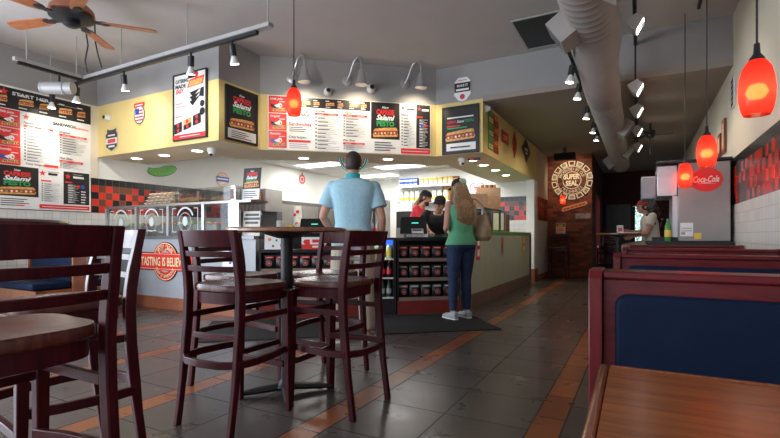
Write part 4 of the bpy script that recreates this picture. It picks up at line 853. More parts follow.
b = Board(); b.t = .006; b.poly([(0, -.26), (.12, -.12), (.17, .0), (.12, .12), (0, .26), (-.12, .12), (-.17, 0), (-.12, -.12)], PBROWN); b.poly([(0, -.23), (.1, -.11), (.14, .0), (.1, .11), (0, .23), (-.1, .11), (-.14, 0), (-.1, -.11)], PRED); b.rect(-.02, -.13, .02, .13, PBLK); b.box(-.06, .06, -.006, 0, -.1, .1, PBROWN)
on_wall(b, 'pointed_sign', 'red pointed oval sign on the right fascia', 'sign', (-2.026, 8.52, 2.68), RL)
b = Board(); b.t = .006; b.poly([(0, -.26), (.4, 0), (0, .24), (-.4, 0)], PBLK); b.poly([(0, -.22), (.34, 0), (0, .2), (-.34, 0)], PBROWN); b.poly([(0, -.19), (.3, 0), (0, .17), (-.3, 0)], PBLK); b.text('JJ', 0, -.03, .09, PCREAM, w=.2, align='c') if 0 else b.rect(-.15, -.01, .15, .04, PCREAM); b.rect(-.1, -.07, .12, -.04, PCREAM); b.box(-.1, .1, -.006, 0, -.1, .1, PBLK)
on_wall(b, 'diamond_sign', 'dark diamond shaped sign farthest along the right fascia', 'sign', (-2.026, 9.5, 2.73), RL)
# kitchen wall signs
b = Board(); b.t = .01; P = [(x_ * .58, z_ * .62) for x_, z_ in [(-.50, -.10), (-.42, -.17), (-.25, -.21), (0, -.19), (.25, -.12), (.42, -.02), (.50, .08), (.45, .15), (.3, .17), (.1, .13), (-.1, .06), (-.3, .02), (-.45, .02)]]
b.vprism([(x * .98, z * .98) for x, z in P][::1], -.01, 0, PGRN); b.poly(P, PBLK); b.poly([(x * .95, z * .9 ) for x, z in P], mat('pickle_green', (.12, .55, .05), .4)); b.poly([(x_ * .58, z_ * .62) for x_, z_ in [(-.35, -.1), (-.1, -.12), (.2, -.03), (.35, .08), (.1, .03), (-.2, -.04)]], LETT)
on_wall(b, 'pickle_sign', 'green pickle shaped sign on the white kitchen wall', 'sign', (XL + .004, 5.26, 2.17), RL)
b = Board(); b.t = .006; b.box(-.1, .1, -.006, 0, -.1, .1, WHITE); b.disc(0, 0, .15, PORG); b.disc(0, 0, .13, WHITE); b.ring(0, 0, .09, .105, PORG); b.rect(-.16, -.04, .16, .06, PBLUE); b.rect(-.14, 0, .14, .03, WHITE)
on_wall(b, 'round_sign', 'round orange and blue sign on the white kitchen wall', 'sign', (XL + .004, 6.6, 2.14), RL)
b = Board(); b.t = .008; b.disc(0, 0, .12, PRED); b.rect(-.02, .1, .02, .16, PBLK); b.ring(0, 0, .05, .07, WHITE); b.box(-.05, .05, -.008, 0, -.05, .05, PRED)
on_wall(b, 'ornament_sign', 'small red ball shaped sign deep in the kitchen', 'sign', (XL + .004, 9.1, 2.42), RL)
b = Board(.16, .16, .01, OFFW); on_wall(b, 'wall_switch', 'pale switch plate on the kitchen wall below the red ball sign', 'switch', (XL + .004, 8.4, 2.05), RL)
b = Board(.06, .14, .01, PGREY); on_wall(b, 'wall_outlet', 'narrow grey outlet on the kitchen wall beside the round sign', 'outlet', (XL + .004, 7.2, 2.1), RL)
b = Board(); b.t = .003; y0_ = 0
hp = [(.16 * math.sin(a) ** 3, .14 * (13 * math.cos(a) - 5 * math.cos(2 * a) - 2 * math.cos(3 * a) - math.cos(4 * a)) / 16) for a in [2 * PI * k / 40 for k in range(40)]]
b.box(-.05, .05, -.003, 0, -.03, .05, WHITE); b.poly([(x * 1.1, z * 1.1) for x, z in hp], PRED); b.poly([(x * .98, z * .98) for x, z in hp], WHITE); b.rect(-.08, .0, .08, .03, PRED); b.rect(-.06, -.04, .05, -.015, PRED)
on_wall(b, 'heart_sign', 'white heart sign with red outline on the white wall above the paper bags', 'sign', (-3.4, 10.596, 2.14), 0)
b = Board(); b.t = .02; b.vprism([(.24 * math.cos(2 * PI * k / 32), .24 * math.sin(2 * PI * k / 32)) for k in range(32)], -.02, 0, TEAL); b.disc(0, 0, .232, WHITE); b.disc(0, 0, .222, TEAL); b.disc(0, 0, .16, PORG); b.ring(0, 0, .185, .195, WHITE); b.rect(-.08, -.04, -.05, .11, WHITE); b.rect(0, -.04, .03, .11, WHITE)
t = on_wall(b, 'round_sign', 'round teal and orange sign hanging behind the head of the man in blue', 'sign', s45(1.40, 2.24, -.45), A45)
for sx in (-.1, .1): MB().cyl((sx, -.01, .2), (sx, -.01, .41), .003, BLACK, seg=6).build('wire', t)
# brick wall: seal, skateboard sign, plaque
b = Board(); b.t = .004; SP = mat('white_wall_painting', (.92, .84, .66), .7, var=.1, scale=20)
b.box(-.1, .1, -.004, 0, -.1, .1, BRICK)
b.ring(0, 0, .20, .215, SP); b.ring(0, 0, .33, .345, SP); n = 14
for k in range(n):
    a = 360 / n * k; b.ring(0, 0, .355, .47, SP, a + 2.5, a + 360 / n - 2.5, 5)
    b.ring(0, 0, .375, .45, BRICK if k % 2 else mat('sepia_print', (.42, .32, .22), .7, var=.4, scale=40), a + 6, a + 360 / n - 6, 4)
b.text('SUPER', 0, .03, .12, SP, w=.36, align='c', bold=.045); b.text('SEAL', 0, -.13, .12, SP, w=.28, align='c', bold=.045); b.arc_text('PROTECTED BY OUR', 0, 0, .275, .07, SP, 90, 150, bold=.0); b.arc_text('FRESHNESS', 0, 0, .275, .07, SP, 270, 110, True, bold=.0)
on_wall(b, 'painted_seal', 'round cream painted SUPER SEAL emblem on the brick wall', 'mural', (-1.46, 11.996, 2.36), 0)
b = Board(); b.t = .02; b.vprism([(-.30, -.05), (-.27, -.09), (.26, .06), (.30, .12), (.26, .16), (-.27, .02)], -.02, 0, PORG); b.poly([(-.24, -.06), (.24, .08), (.24, .12), (-.24, -.01)], PBROWN)
for k in range(5): b.disc(-.18 + k * .09, -.03 + k * .025, .018, PORG, n=8)
on_wall(b, 'skateboard_sign', 'tilted orange skateboard shaped sign on the brick wall', 'sign', (-1.40, 11.994, 1.68), 0)
b = Board(.34, .13, .01, mat('sepia_picture', (.3, .22, .17), .5, var=.5)); on_wall(b, 'small_picture', 'small pale picture below the tilted orange sign on the brick', 'picture', (-1.38, 11.994, 1.42), 0)
b = Board(.22, .26, .01, OFFW); b.rect(.01, .17, .21, .25, PBROWN); b.rect(.03, .05, .19, .15, PORG); b.rect(.05, .19, .17, .22, PYEL)
on_wall(b, 'small_poster', 'small cream poster low on the brick wall', 'poster', (-1.83, 11.994, 1.06), 0)
# right wall fittings
b = Board(.18, .34, .01, WHITE)
for i in range(3):
    for k in range(5): b.rect(.012 + i * .056, .015 + k * .065, .056 + i * .056, .065 + k * .065, PBLK)
on_wall(b, 'wall_grid', 'small black gridded plate high on the right cream wall', 'sign', (XR - .004, 6.65, 2.48), RR)
for y, h, lab in ((7.25, .42, 'narrow framed picture on the right wall above the steel machine'), (7.6, .3, 'second narrow framed picture behind the first on the right wall')):
    b = Board(.22, h, .025, PBROWN); b.rect(.02, .02, .2, h - .02, PRED); b.rect(.05, .05, .17, h - .05, PCREAM)
    on_wall(b, 'framed_picture', lab, 'picture', (XR - .004, y, 2.05), RR)

# ================================================================ FURNITURE
# booths: back at y=0, near bench towards -Y, far bench towards +Y; aisle end at x=0, wall end at x=w
def booth(lab, x, y, w=1.07, H=.9, BOOTHW=BOOTHW, BOOTHV=BOOTHV):
    t = thing('booth_bench', lab, 'booth', (x, y, 0), 0, None)
    def arch(x0, x1, z0, z1, r):
        P = [(x0, z0), (x1, z0)]
        for k in range(7): a = PI / 2 * k / 6; P.append((x1 - r + r * math.cos(a), z1 - r + r * math.sin(a)))
        for k in range(7): a = PI / 2 + PI / 2 * k / 6; P.append((x0 + r + r * math.cos(a), z1 - r + r * math.sin(a)))
        return P
    MB().box(.036, w - .036, .0, .10, 0, H - .022, BOOTHW).build('back_frame', t, bevel=.004)
    MB().box(.036, w - .036, -.012, .112, H - .022, H, BOOTHW).build('top_rail', t, bevel=.006)
    for xx in (0, w - .036):
        b = MB(); pr = [(-.03, 0), (.13, 0), (.13, H - .02), (.11, H + .004), (-.01, H + .004), (-.03, H - .02)]
        n = len(pr); b.add([(xx, q, z) for q, z in pr] + [(xx + .036, q, z) for q, z in pr], [tuple(range(n - 1, -1, -1)), tuple(range(n, 2 * n))] + [(i, (i + 1) % n, n + (i + 1) % n, n + i) for i in range(n)], BOOTHV); b.build('end_post', t, bevel=.004)
    for sgn in (-1, 1):
        y0 = 0 if sgn < 0 else .10
        b = MB(); P = arch(.068, w - .07, .40, H - .062, .035); b.vprism(P, *sorted((y0 + sgn * .001, y0 + sgn * .022)), NAVY); b.build('back_cushion', t, bevel=.014)
        ya, yb = sorted((y0 + sgn * .03, y0 + sgn * .46)); MB().box(.02, w - .02, ya, yb, .36, .45, NAVY).build('seat_cushion', t, bevel=.025)
        ya, yb = sorted((y0 + sgn * .002, y0 + sgn * .42)); MB().box(.02, w - .02, ya, yb, 0, .355, BOOTHW).build('base', t)
        b = MB(); b.box(0, .03, *sorted((y0 + sgn * .032, y0 + sgn * .44)), 0, .355, BOOTHV); b.build('side_panel', t)
    return t
for y, lab in ((1.455, 'nearest cherry wood booth with navy cushion behind the honey table'), (2.88, 'second cherry wood booth back from the camera'), (4.31, 'third cherry wood booth back from the camera'), (5.85, 'farthest cherry wood booth before the steel machine')):
    booth(lab, -.13, y, 1.06)
booth('cherry wood booth with blue cushion against the left tiled wall', -7.22, 3.15, 1.10, .88, TABE, TABE)
def dining_table(lab, x0, x1, y0, y1, rz=0):
    t = thing('dining_table', lab, 'table', ((x0 + x1) / 2, (y0 + y1) / 2, 0), rz); w, d = (x1 - x0) / 2, (y1 - y0) / 2
    MB().box(-w + .018, w - .018, -d + .018, d - .018, .722, .75, TABW).build('tabletop', t)
    b = MB(); b.box(-w, -w + .017, -d, d, .715, .7505, TABE); b.box(w - .017, w, -d, d, .715, .7505, TABE); b.box(-w + .017, w - .017, -d, -d + .017, .715, .7505, TABE); b.box(-w + .017, w - .017, d - .017, d, .715, .7505, TABE); b.build('edge_band', t, bevel=.006)
    MB().cyl((.1, 0, .02), (.1, 0, .72), .04, BLACK).build('pedestal', t); b = MB(); b.obox((.1, 0, .015), (.5, .07, .03), (0, 0, 0), BLACK); b.obox((.1, 0, .015), (.07, .5, .03), (0, 0, 0), BLACK); b.build('foot', t)
dining_table('honey wood booth table at the bottom right corner', -.066, .93, .35, 1.0, R(.6))
dining_table('honey wood table at the far left booth by the tiled wall', -7.42, -6.45, 2.0, 2.65)
# bar tables
def bar_table(lab, x, y, r=.38, dark=False):
    t = thing('bar_table', lab, 'table', (x, y, 0))
    top = SEATW if dark else wood('bar_top_wood', (.20, .07, .03), (.32, .12, .05), .25, (1, 10, 1), 6, .4) if 'bar_top_wood' not in MATS else MATS['bar_top_wood']
    MB().lathe([(.001, 1.022), (r - .012, 1.022), (r, 1.03), (r, 1.044), (r - .01, 1.052), (.001, 1.052)], top, seg=48).build('tabletop', t)
    MB().cyl((0, 0, .05), (0, 0, 1.0), .038, BLACK, seg=20).build('pedestal', t)
    b = MB(); b.lathe([(.001, .985), (.05, .985), (.14, 1.012), (.16, 1.021), (.001, 1.021)], BLACK); b.build('top_plate', t)
    b = MB(); b.lathe([(.001, .04), (.07, .045), (.05, .07), (.038, .09), (.001, .09)], BLACK)
    for k in range(4):
        a = R(45 + 90 * k); b.tube([(.03 * math.cos(a), .03 * math.sin(a), .045), (.2 * math.cos(a), .2 * math.sin(a), .03), (.29 * math.cos(a), .29 * math.sin(a), .018)], [.035, .03, .017], BLACK, 8, flat=.7)
    b.build('cross_foot', t); return t
bar_table('round bar table among the four dark stools', -1.98, 2.27)
bar_table('round dark bar table behind the near left stool', -1.98, .58, .38, True)
bar_table('round bar table before the man in the white shirt', -.33, 8.95, .36)
# bar stool: faces +Y, origin on the floor under the seat
def rear_x(z):                                     # bow of the rear legs towards -Y
    return -.19 - .05 * max(0, (z - .72) / .32) ** 1.3 - .07 * max(0, (.66 - z) / .66) ** 1.4
def bar_stool(lab, x, y, rz):
    t = thing('bar_stool', lab, 'stool', (x, y, 0), rz, None)
    for sx in (-1, 1):
        zs = [0, .1, .25, .4, .55, .7, .78, .86, .94, 1.03]; rs = []
        for z in zs:
            w = .017 if z > .6 else .014 + .003 * z / .6; d = .022 if .3 < z < .9 else .017; yy = rear_x(z); xx = sx * (.195 + .0 * z)
            rs.append([(xx - w, yy - d, z), (xx + w, yy - d, z), (xx + w, yy + d, z), (xx - w, yy + d, z)])
        b = MB(); b.rings(rs, CHAIRW); b.build('rear_leg', t, bevel=.005)
        b = MB(); rs = []
        for z, w in ((0, .013), (.3, .018), (.69, .021)):
            xx, yy = sx * (.182 + .008 * (1 - z)), .165 + .012 * (1 - z); rs.append([(xx - w, yy - w, z), (xx + w, yy - w, z), (xx + w, yy + w, z), (xx - w, yy + w, z)])
        b.rings(rs, CHAIRW); b.build('front_leg', t, bevel=.004)
    # seat: rounded slab, dished, on an apron
    P = []
    for k in range(40):
        a = 2 * PI * k / 40; ca, sa = math.cos(a), math.sin(a); e = 2 / 3.6
        xx = math.copysign(abs(ca) ** e, ca) * .215; yy = math.copysign(abs(sa) ** e, sa) * .205 - .002; xx *= 1 - .05 * (yy < 0); P.append((xx, yy))
    b = MB(); sc = [(.97, .705), (1, .712), (1, .735), (.985, .745), (.9, .744), (.6, .737), (.25, .733), (.03, .733)]
    b.rings([[(x_ * k, (y_ - .01) * k + .01, z) for x_, y_ in P] for k, z in sc], SEATW); b.build('seat', t)
    b = MB(); b.rings([[(x_ * .93, (y_ - .01) * .93 + .01, z) for x_, y_ in P] for z in (.65, .705)], CHAIRW); b.build('apron', t)
    # back slats, curved
    def slat(z0, z1, th=.012):
        b = MB(); V = []; n = 12
        for k in range(n + 1):
            f = k / n; xx = -.178 + .356 * f; cv = -.032 * (1 - (2 * f - 1) ** 2)
            for z in (z0, z1): yy = rear_x(z) + cv; V += [(xx, yy - th, z), (xx, yy + th * .5, z)]
        F = []
        for k in range(n):
            a, c = 4 * k, 4 * k + 4; F += [(a, c, c + 2, a + 2), (a + 1, a + 3, c + 3, c + 1), (a + 2, c + 2, c + 3, a + 3), (a, a + 1, c + 1, c)]
        F += [(0, 2, 3, 1), (4 * n, 4 * n + 1, 4 * n + 3, 4 * n + 2)]
        b.add(V, F, CHAIRW); return b.build('back_slat', t, bevel=.003)
    slat(.943, 1.03); slat(.892, .922); slat(.815, .845)
    # foot ring bent round the rear legs, stretchers between the front legs
    b = MB(); rr = []
    pts = [(-.165, .165), (-.2, .05), (-.218, -.1), (-.205, -.21), (-.12, -.262), (0, -.275), (.12, -.262), (.205, -.21), (.218, -.1), (.2, .05), (.165, .165)]
    for i, (px, py) in enumerate(pts):
        q0, q1 = pts[max(i - 1, 0)], pts[min(i + 1, len(pts) - 1)]; d = Vector((q1[0] - q0[0], q1[1] - q0[1])).normalized(); n_ = Vector((-d.y, d.x)) * .011
        rr.append([(px - n_.x, py - n_.y, .335), (px + n_.x, py + n_.y, .335), (px + n_.x, py + n_.y, .372), (px - n_.x, py - n_.y, .372)])
    b.rings(rr, CHAIRW); b.build('foot_ring', t, bevel=.003)
    MB().box(-.165, .165, .155, .18, .25, .285, CHAIRW).build('front_footrest', t, bevel=.003)
    MB().box(-.165, .165, .157, .177, .53, .56, CHAIRW).build('stretcher', t, bevel=.003)
    for sx in (-1, 1): MB().box(sx * .19 - .009, sx * .19 + .009, -.17, .17, .56, .59, CHAIRW).build('side_stretcher', t)
    return t
st = bar_stool('dark wooden stool nearest the camera on the left side of the centre table', -1.96, 1.87, 0)
for lab, x, y, a in (('dark wooden stool on the right of the centre table, back to the right', -1.62, 2.285, R(90)), ('dark wooden stool behind the centre table facing the camera', -1.985, 2.68, PI), ('dark wooden stool behind the left front stool, back towards the left wall', -2.38, 2.27, R(-90)),
                     ('large dark stool at the left edge, nearest the camera', -1.575, .605, R(90)), ('dark stool half hidden behind the large stool at the left edge', -2.10, 1.015, R(172)),
                     ('dark stool standing before the brick wall', -1.70, 11.55, R(180)), ('dark stool in the far passage past the brick pier', -.74, 13.2, R(160)), ('dark stool under the seated man in white', .23, 9.17, R(98))):
    dup(st, (x, y, 0), a, lab)
# steel beverage machine on its counter
t = thing('beverage_counter', 'dark cabinet under the steel drink machine at the right wall', 'counter', (.5, 6.45, 0))
MB().box(-.42, .42, 0, .95, 0, .90, mat('dark_green_laminate', (.02, .05, .03), .4)).build('body', t); MB().box(-.44, .43, -.02, .97, .90, .935, BLACK).build('worktop', t)
t = thing('drink_machine', 'tall brushed steel drink machine with red oval logo', 'drink machine', (.67, 6.47, .936))
MB().box(-.27, .24, 0, .8, 0.0, .93, STEEL).build('cabinet', t, bevel=.008); MB().box(-.49, -.272, .05, .75, .545, .92, ALU).build('front_tower', t, bevel=.01); MB().box(-.325, -.272, .05, .75, .051, .544, ALU).build('column', t); MB().box(-.5, .26, -.02, .82, .93, .97, BLACK).build('lid', t, bevel=.012)
MB().box(-.66, -.492, .05, .6, .52, .80, PLASTG).build('control_box', t, bevel=.02); MB().box(-.53, -.272, .04, .78, .0, .05, BLACK).build('drip_tray', t)
for k in range(4): MB().box(-.57, -.52, .1 + k * .15, .14 + k * .15, .42, .52, BLACK).build('nozzle', t)
b = Board(); b.t = .01; b.vprism([(.155 * math.cos(2 * PI * k / 40), .14 * math.sin(2 * PI * k / 40)) for k in range(40)], -.01, 0, PRED); b.disc(0, 0, .15, PRED, .135); b.text('Coca-Cola', -.005, -.03, .075, WHITE, w=.25, align='c', shear=.35, bold=.015); b.poly([(-.09, -.045), (0, -.035), (.1, -.05), (.02, -.045)], WHITE)
b.build('logo_disc', t, loc=(.01, -.002, .72)); b = Board(.13, .16, .002, WHITE); b.rect(.01, .09, .12, .1, PGREY); b.rect(.01, .06, .12, .07, PGREY); b.rect(.01, .02, .05, .05, PGREY); b.build('notice_sheet', t, loc=(-.25, -.002, .06)); b = Board(.07, .07, .002, PYEL); b.build('yellow_tag', t, loc=(-.11, -.002, .03))
# things on the glass guard shelf (z = 1.45)
for k in range(4):
    for j in range(6 - k // 2):
        b = MB(); b.ell((0, 0, .022), (.05, .13, .02), OFFW, seg=12, nr=6); b.ell((0.02, -.08, .03), (.026, .03, .014), FOOD, seg=8, nr=5)
        tag(b.build('wrapped_cookie', loc=(-6.38 + j * .105 + k * .04, 4.33, 1.451 + k * .043), rz=R(8)), 'cream wrapped cookie in the stack at the left end of the guard shelf', 'cookie', 'wrapped cookies on the guard shelf')
for x0, lab in ((-5.68, 'clear lidded bin of bread on the guard shelf, beside the wrapped cookies'), (-5.05, 'clear lidded bin of bread at the right end of the guard shelf')):
    t = thing('bread_bin', lab, 'bin', (x0, 4.32, 1.451)); w = .54
    b = MB(); b.box(0, w, -.12, -.115, 0, .17, PLASTIC); b.box(0, w, .115, .12, 0, .17, PLASTIC); b.box(0, .005, -.115, .115, 0, .17, PLASTIC); b.box(w - .005, w, -.115, .115, 0, .17, PLASTIC); b.box(0.005, w - .005, -.115, .115, 0, .005, PLASTW); b.build('box', t)
    b = MB(); b.box(-.01, w + .01, -.13, .13, .17, .19, PLASTIC); b.build('lid', t)
    b = MB(); b.box(w - .08, w - .03, -.128, -.121, .02, .15, PBROWN); b.build('side_tag', t)
    for k in range(3):
        tag(MB().ell((0, 0, .04), (.23, .033, .035), FOOD, seg=12, nr=7).build('bread_loaf', loc=(x0 + .25, 4.26 + k * .065, 1.459)), 'long bread loaf inside the ' + ('left' if x0 < -5.4 else 'right') + ' clear bin', 'bread', ('left' if x0 < -5.4 else 'right') + ' bin loaves')
# counter-top sign cards
def caps(b, w, h): caprese(b, 0, 0, w, h, .35)
t = thing('sign_card', 'tall salami pesto card standing at the right end of the guard shelf', 'sign', (-4.49, 4.30, 1.452), R(6)); b = Board(.27, .42, .008, PBLK); caprese(b, 0, .01, .27, .41, .34); b.build('card', t, rot=(R(-6), 0, 0), loc=(0, 0, .0)); MB().box(.02, .25, 0, .12, 0, .006, PLASTIC).build('foot', t)
b = Board(.25, .31, .008, OFFW)
for i, (tx, w) in enumerate((('YOUR MOM', .2), ('WANTS YOU TO', .23), ('EAT HERE', .19))): b.rect(.13 - w / 2, .25 - i * .05, .13 + w / 2, .28 - i * .05, PBLK)
b.disc(.06, .05, .02, PGRN); b.disc(.13, .06, .018, PORG); b.disc(.2, .05, .02, PGREY)
tag(b.build('sign_card', loc=(-4.40, 4.22, 1.001), rz=R(10), rot=(R(-5), 0, R(10))), 'white card with three bold black lines beside the glass guard', 'sign')
b = Board(.28, .27, .008, WHITE)
for i, (u, v, m) in enumerate(((.05, .2, PRED), (.12, .21, PBLK), (.2, .2, PGRN), (.06, .12, PORG), (.14, .11, PGRN), (.22, .12, PYEL), (.1, .04, PBROWN), (.2, .05, PRED))): b.disc(u, v, .02 if i % 2 else .014, m, n=10)
tag(b.build('picture_card', loc=c45(.08, .02, .837), rot=(R(-8), 0, AC)), 'white card with small coloured food pictures on the low chip rack', 'sign')
b = Board(.3, .15, .008, WHITE); b.rect(0, .0, .3, .06, PRED); b.rect(.05, .02, .1, .12, PRED); b.rect(.13, .08, .28, .12, PRED); b.rect(.13, .02, .28, .04, WHITE); b.disc(.05, .09, .03, PRED, n=12)
tag(b.build('sign_card', loc=c45(.52, .05, .837), rot=(R(-8), 0, AC)), 'small red and white card on the low chip rack left of the man', 'sign')
b = Board(.22, .12, .008, WHITE); b.rect(.02, .06, .2, .10, PBLK); b.rect(.02, .02, .16, .04, PGREY)
tag(b.build('sign_card', loc=c45(.60, .22, .837), rot=(R(-8), 0, AC)), 'white card with black lettering behind the red and white card', 'sign')
# registers
def register_pos(lab, loc, rz, w, h):
    t = thing('cash_register', lab, 'register', loc, rz); BLACK = mat('matt_black', (.006, .006, .006), .9)
    b = MB(); b.rings([[(-w / 2, -.02, .05), (w / 2, -.02, .05), (w / 2, .12, .05), (-w / 2, .12, .05)], [(-w / 2 * .94, .04, h), (w / 2 * .94, .04, h), (w / 2 * .94, .09, h), (-w / 2 * .94, .09, h)]], BLACK); b.build('monitor', t, bevel=.008)
    MB().box(-.12, .12, -.02, .2, 0, .05, BLACK).build('base', t)
    b = Board(.10, .022, .002, PBLK); b.rect(.005, .004, .095, .018, SCREEN); b.build('customer_display', t, loc=(-.03, .011, h * .66), rot=(R(-13), 0, 0))
register_pos('black register screen with green digits between the staff and the cooler', c45(1.98, .20, .977), AC - R(14), .36, .28)
register_pos('black register screen behind the bar table left of the man in blue', c45(.68, .66, .98), AC - R(14), .38, .26)
t = thing('register_stand', 'dark pedestal holding the left register', 'stand', c45(.68, .75, 0), AC); MB().box(-.2, .2, -.12, .2, 0, .979, BLACK).build('cabinet', t); MB().box(-.22, .22, .2, .24, 0, 1.0, BLACK).build('back_board', t)
# right register tray with candy and card reader
t = thing('display_tray', 'low dark tray of small items before the right register', 'tray', c45(1.96, .0, .976), AC)
b = MB(); b.box(-.14, .42, -.04, .09, 0, .01, BLACK); b.box(-.14, .42, -.04, -.03, .01, .05, PLASTIC); b.box(-.14, -.13, -.03, .09, .01, .06, BLACK); b.box(.41, .42, -.03, .09, .01, .06, BLACK); b.build('tray', t)
b = Board(.16, .07, .004, PGREY); b.rect(.01, .01, .15, .03, WHITE); b.rect(.02, .04, .13, .055, PBLK); tag(b.build('note_card', loc=c45(1.90, -.02, 1.03), rot=(R(-25), 0, AC)), 'grey note card leaning before the right register', 'card')
for k in range(3):
    tag(MB().ell((0, 0, .02), (.03, .022, .02), FILL, seg=10, nr=6).build('cookie_pack', loc=c45(1.95 + k * .06, .03, .987)), 'small dark red pack in the tray before the right register', 'snack', 'small packs in the tray')
for k in range(3):
    t0 = bottle('drink_bottle', 'clear bottle standing in the row left of the right register', 'clear bottles by the register', mat('clear_water', (.5, .53, .55), .1), PRED, PGREY, .24, .035); t0.location = c45(1.33 + k * .085, .2, .981)
t = thing('cup_dispenser', 'white cup stack with red dots behind the left register', 'cups', (-5.0, 6.0, 0))
PG = MB(); PG.box(-.3, .5, -.3, .3, 0, .95, DSTEEL); PG.build('cabinet', t)
MB().lathe([(.001, .951), (.07, .951), (.07, 1.35), (.06, 1.5), (.001, 1.5)], PLASTW, seg=16).build('stack', t, loc=(0, 0, 0))
for z, a in ((1.05, -90), (1.2, -60), (1.35, -95), (1.4, -50)): MB().ell((.064 * math.cos(R(a)), .064 * math.sin(R(a)), z), (.03, .012, .03), PRED, rot=Matrix.Rotation(R(a + 90), 3, 'Z'), seg=12, nr=6).build('dot_print', t)
MB().box(.1, .4, -.15, .15, .951, 1.2, PLASTW).build('napkin_box', t)
for i, (s, n, h, m, lab) in enumerate(((.24, .72, .22, PLASTW, 'white round tub with red disc left of the left register'), (.31, .80, .14, PORG, 'short orange cup left of the left register'), (.39, .72, .16, PYEL, 'yellow squeeze cup left of the left register'), (1.06, .72, .17, PRED, 'red topped shaker right of the left register'))):
    x, y, _ = c45(s, n)
    t = thing('condiment_tub', lab, 'container', (x, y, .99)); MB().lathe([(.001, 0), (.045, 0), (.05, h * .9), (.001, h * .9)], PLASTW if m is not PYEL else PYEL, seg=14).build('body', t); MB().lathe([(.001, h * .9), (.052, h * .9), (.045, h), (.001, h)], m, seg=14).build('lid', t)
t = thing('back_shelf', 'dark work shelf behind the angled counter', 'shelf', c45(0.2, .64, 0), AC); MB().box(0, .24, 0.0, .2, .93, .989, BLACK).build('top', t); MB().box(.02, .22, .0, .2, 0, .93, BLACK).build('body', t)
t = thing('back_shelf', 'short dark work shelf right of the left register', 'shelf', c45(.96, .64, 0), AC); MB().box(0, .2, 0.0, .2, .93, .989, BLACK).build('top', t); MB().box(.02, .18, .0, .2, 0, .93, BLACK).build('body', t)
# jar shelves on the end wall
for z, lab in ((2.24, 'upper'), (1.85, 'lower')):
    t = thing('wall_shelf', lab + ' wire shelf of jars on the kitchen end wall', 'shelf', (-5.40, 10.598, z)); MB().box(0, 1.5, -.3, 0, -.02, 0, ALU).build('board', t); MB().box(.0, 1.5, -.31, -.3, -.04, .01, ALU).build('front_rail', t)
for k in range(6):
    for j in range(2):
        b = MB(); b.box(-.055, .055, -.06, .06, 0, .10, PBLUE); b.box(-.056, .056, -.061, -.06, .02, .06, WHITE)
        tag(b.build('blue_box', loc=(-5.30 + (k % 4) * .125, 10.44, 2.241 + j * .105)), 'blue and white box on the upper jar shelf', 'box', 'blue boxes on the upper shelf') if k < 4 else None
for k in range(7):
    t = thing('gold_can', 'gold can on the upper jar shelf', 'can', (-4.76 + k * .125, 10.44, 2.241), 0, 'gold cans on the upper shelf'); MB().lathe([(.001, 0), (.055, 0), (.055, .17), (.05, .18), (.001, .18)], PYEL, seg=12).build('can', t); MB().lathe([(.056, .03), (.057, .03), (.057, .13), (.056, .13)], OFFW, seg=12).build('paper_label', t)
for k in range(9):
    t = thing('mayonnaise_jar', 'white jar with yellow label on the lower jar shelf', 'jar', (-5.33 + k * .15, 10.44, 1.851), 0, 'white jars on the lower shelf'); MB().lathe([(.001, 0), (.06, 0), (.062, .2), (.05, .23), (.001, .23)], OFFW, seg=12).build('jar', t); MB().lathe([(.063, .05), (.064, .05), (.064, .11), (.063, .11)], PYEL, seg=12).build('paper_label', t); MB().lathe([(.001, .23), (.052, .23), (.052, .26), (.001, .26)], PLASTW, seg=12).build('lid', t)
tag(MB().box(-5.3, -3.0, 10.1, 10.55, 0, 1.6, BLACK).box(-5.3, -3.0, 10.08, 10.1, .9, 1.2, STEEL).build('back_counter'), 'dark back counter under the jar shelves', 'counter')
tag(MB().box(-5.2, -4.9, 10.12, 10.4, 1.601, 1.8, PLASTW).box(-5.18, -4.92, 10.11, 10.12, 1.62, 1.78, OFFW).build('bag_box'), 'white box on the dark back counter under the jar shelves', 'box')
t = thing('wall_phone', 'black wall phone on the end wall left of the jar shelf', 'phone', (-5.6, 11.99, 1.95)); MB().box(-.08, .08, -.05, 0, -.12, .12, BLACK).build('body', t); MB().box(-.06, -.02, -.08, -.05, -.1, .1, BLACK).build('handset', t)
tag(MB().box(-.22, .22, -.03, 0, -.3, .3, PBROWN).box(-.18, .18, -.035, -.03, -.26, .26, BUN).build('framed_picture', loc=(-4.05, 10.596, 2.15)), 'brown framed picture on the end wall behind the woman', 'picture')
# bags and dispenser on the sage counter
def paper_bag(lab, loc, rz, w, d, h, food=False):
    t = thing('paper_bag', lab, 'paper bag', loc, rz); b = MB(); rr = random.Random(3)
    b.rings([[(-w, -d, 0), (w, -d, 0), (w, d, 0), (-w, d, 0)], [(-w, -d, h * .5), (w, -d * .95, h * .5), (w * .97, d, h * .5), (-w, d, h * .5)], [(-w * .98, -d * .9, h), (w, -d, h * .98), (w, d * .9, h), (-w, d, h * 1.02)], [(-w * .95, -d * .86, h * .98), (w * .97, -d * .95, h * .96), (w * .96, d * .86, h * .98), (-w * .96, d * .95, h)], [(-w * .9, -d * .8, h * .7), (w * .9, -d * .8, h * .7), (w * .9, d * .8, h * .7), (-w * .9, d * .8, h * .7)]], PAPERBAG); b.build('bag', t)
    if food:
        for k in range(6): tag(MB().tube([(0, 0, 0), (0, 0, .18)], [.03, .028], FOOD if k % 2 else PBROWN, 10).build('bread_stick', loc=(loc[0] + (-.10 + .04 * k) * 1.0, loc[1] + .02 * (k % 2), loc[2] + h - .125)), 'dark bread end sticking out of the large paper bag', 'bread', 'bread ends in the bag')
    return t
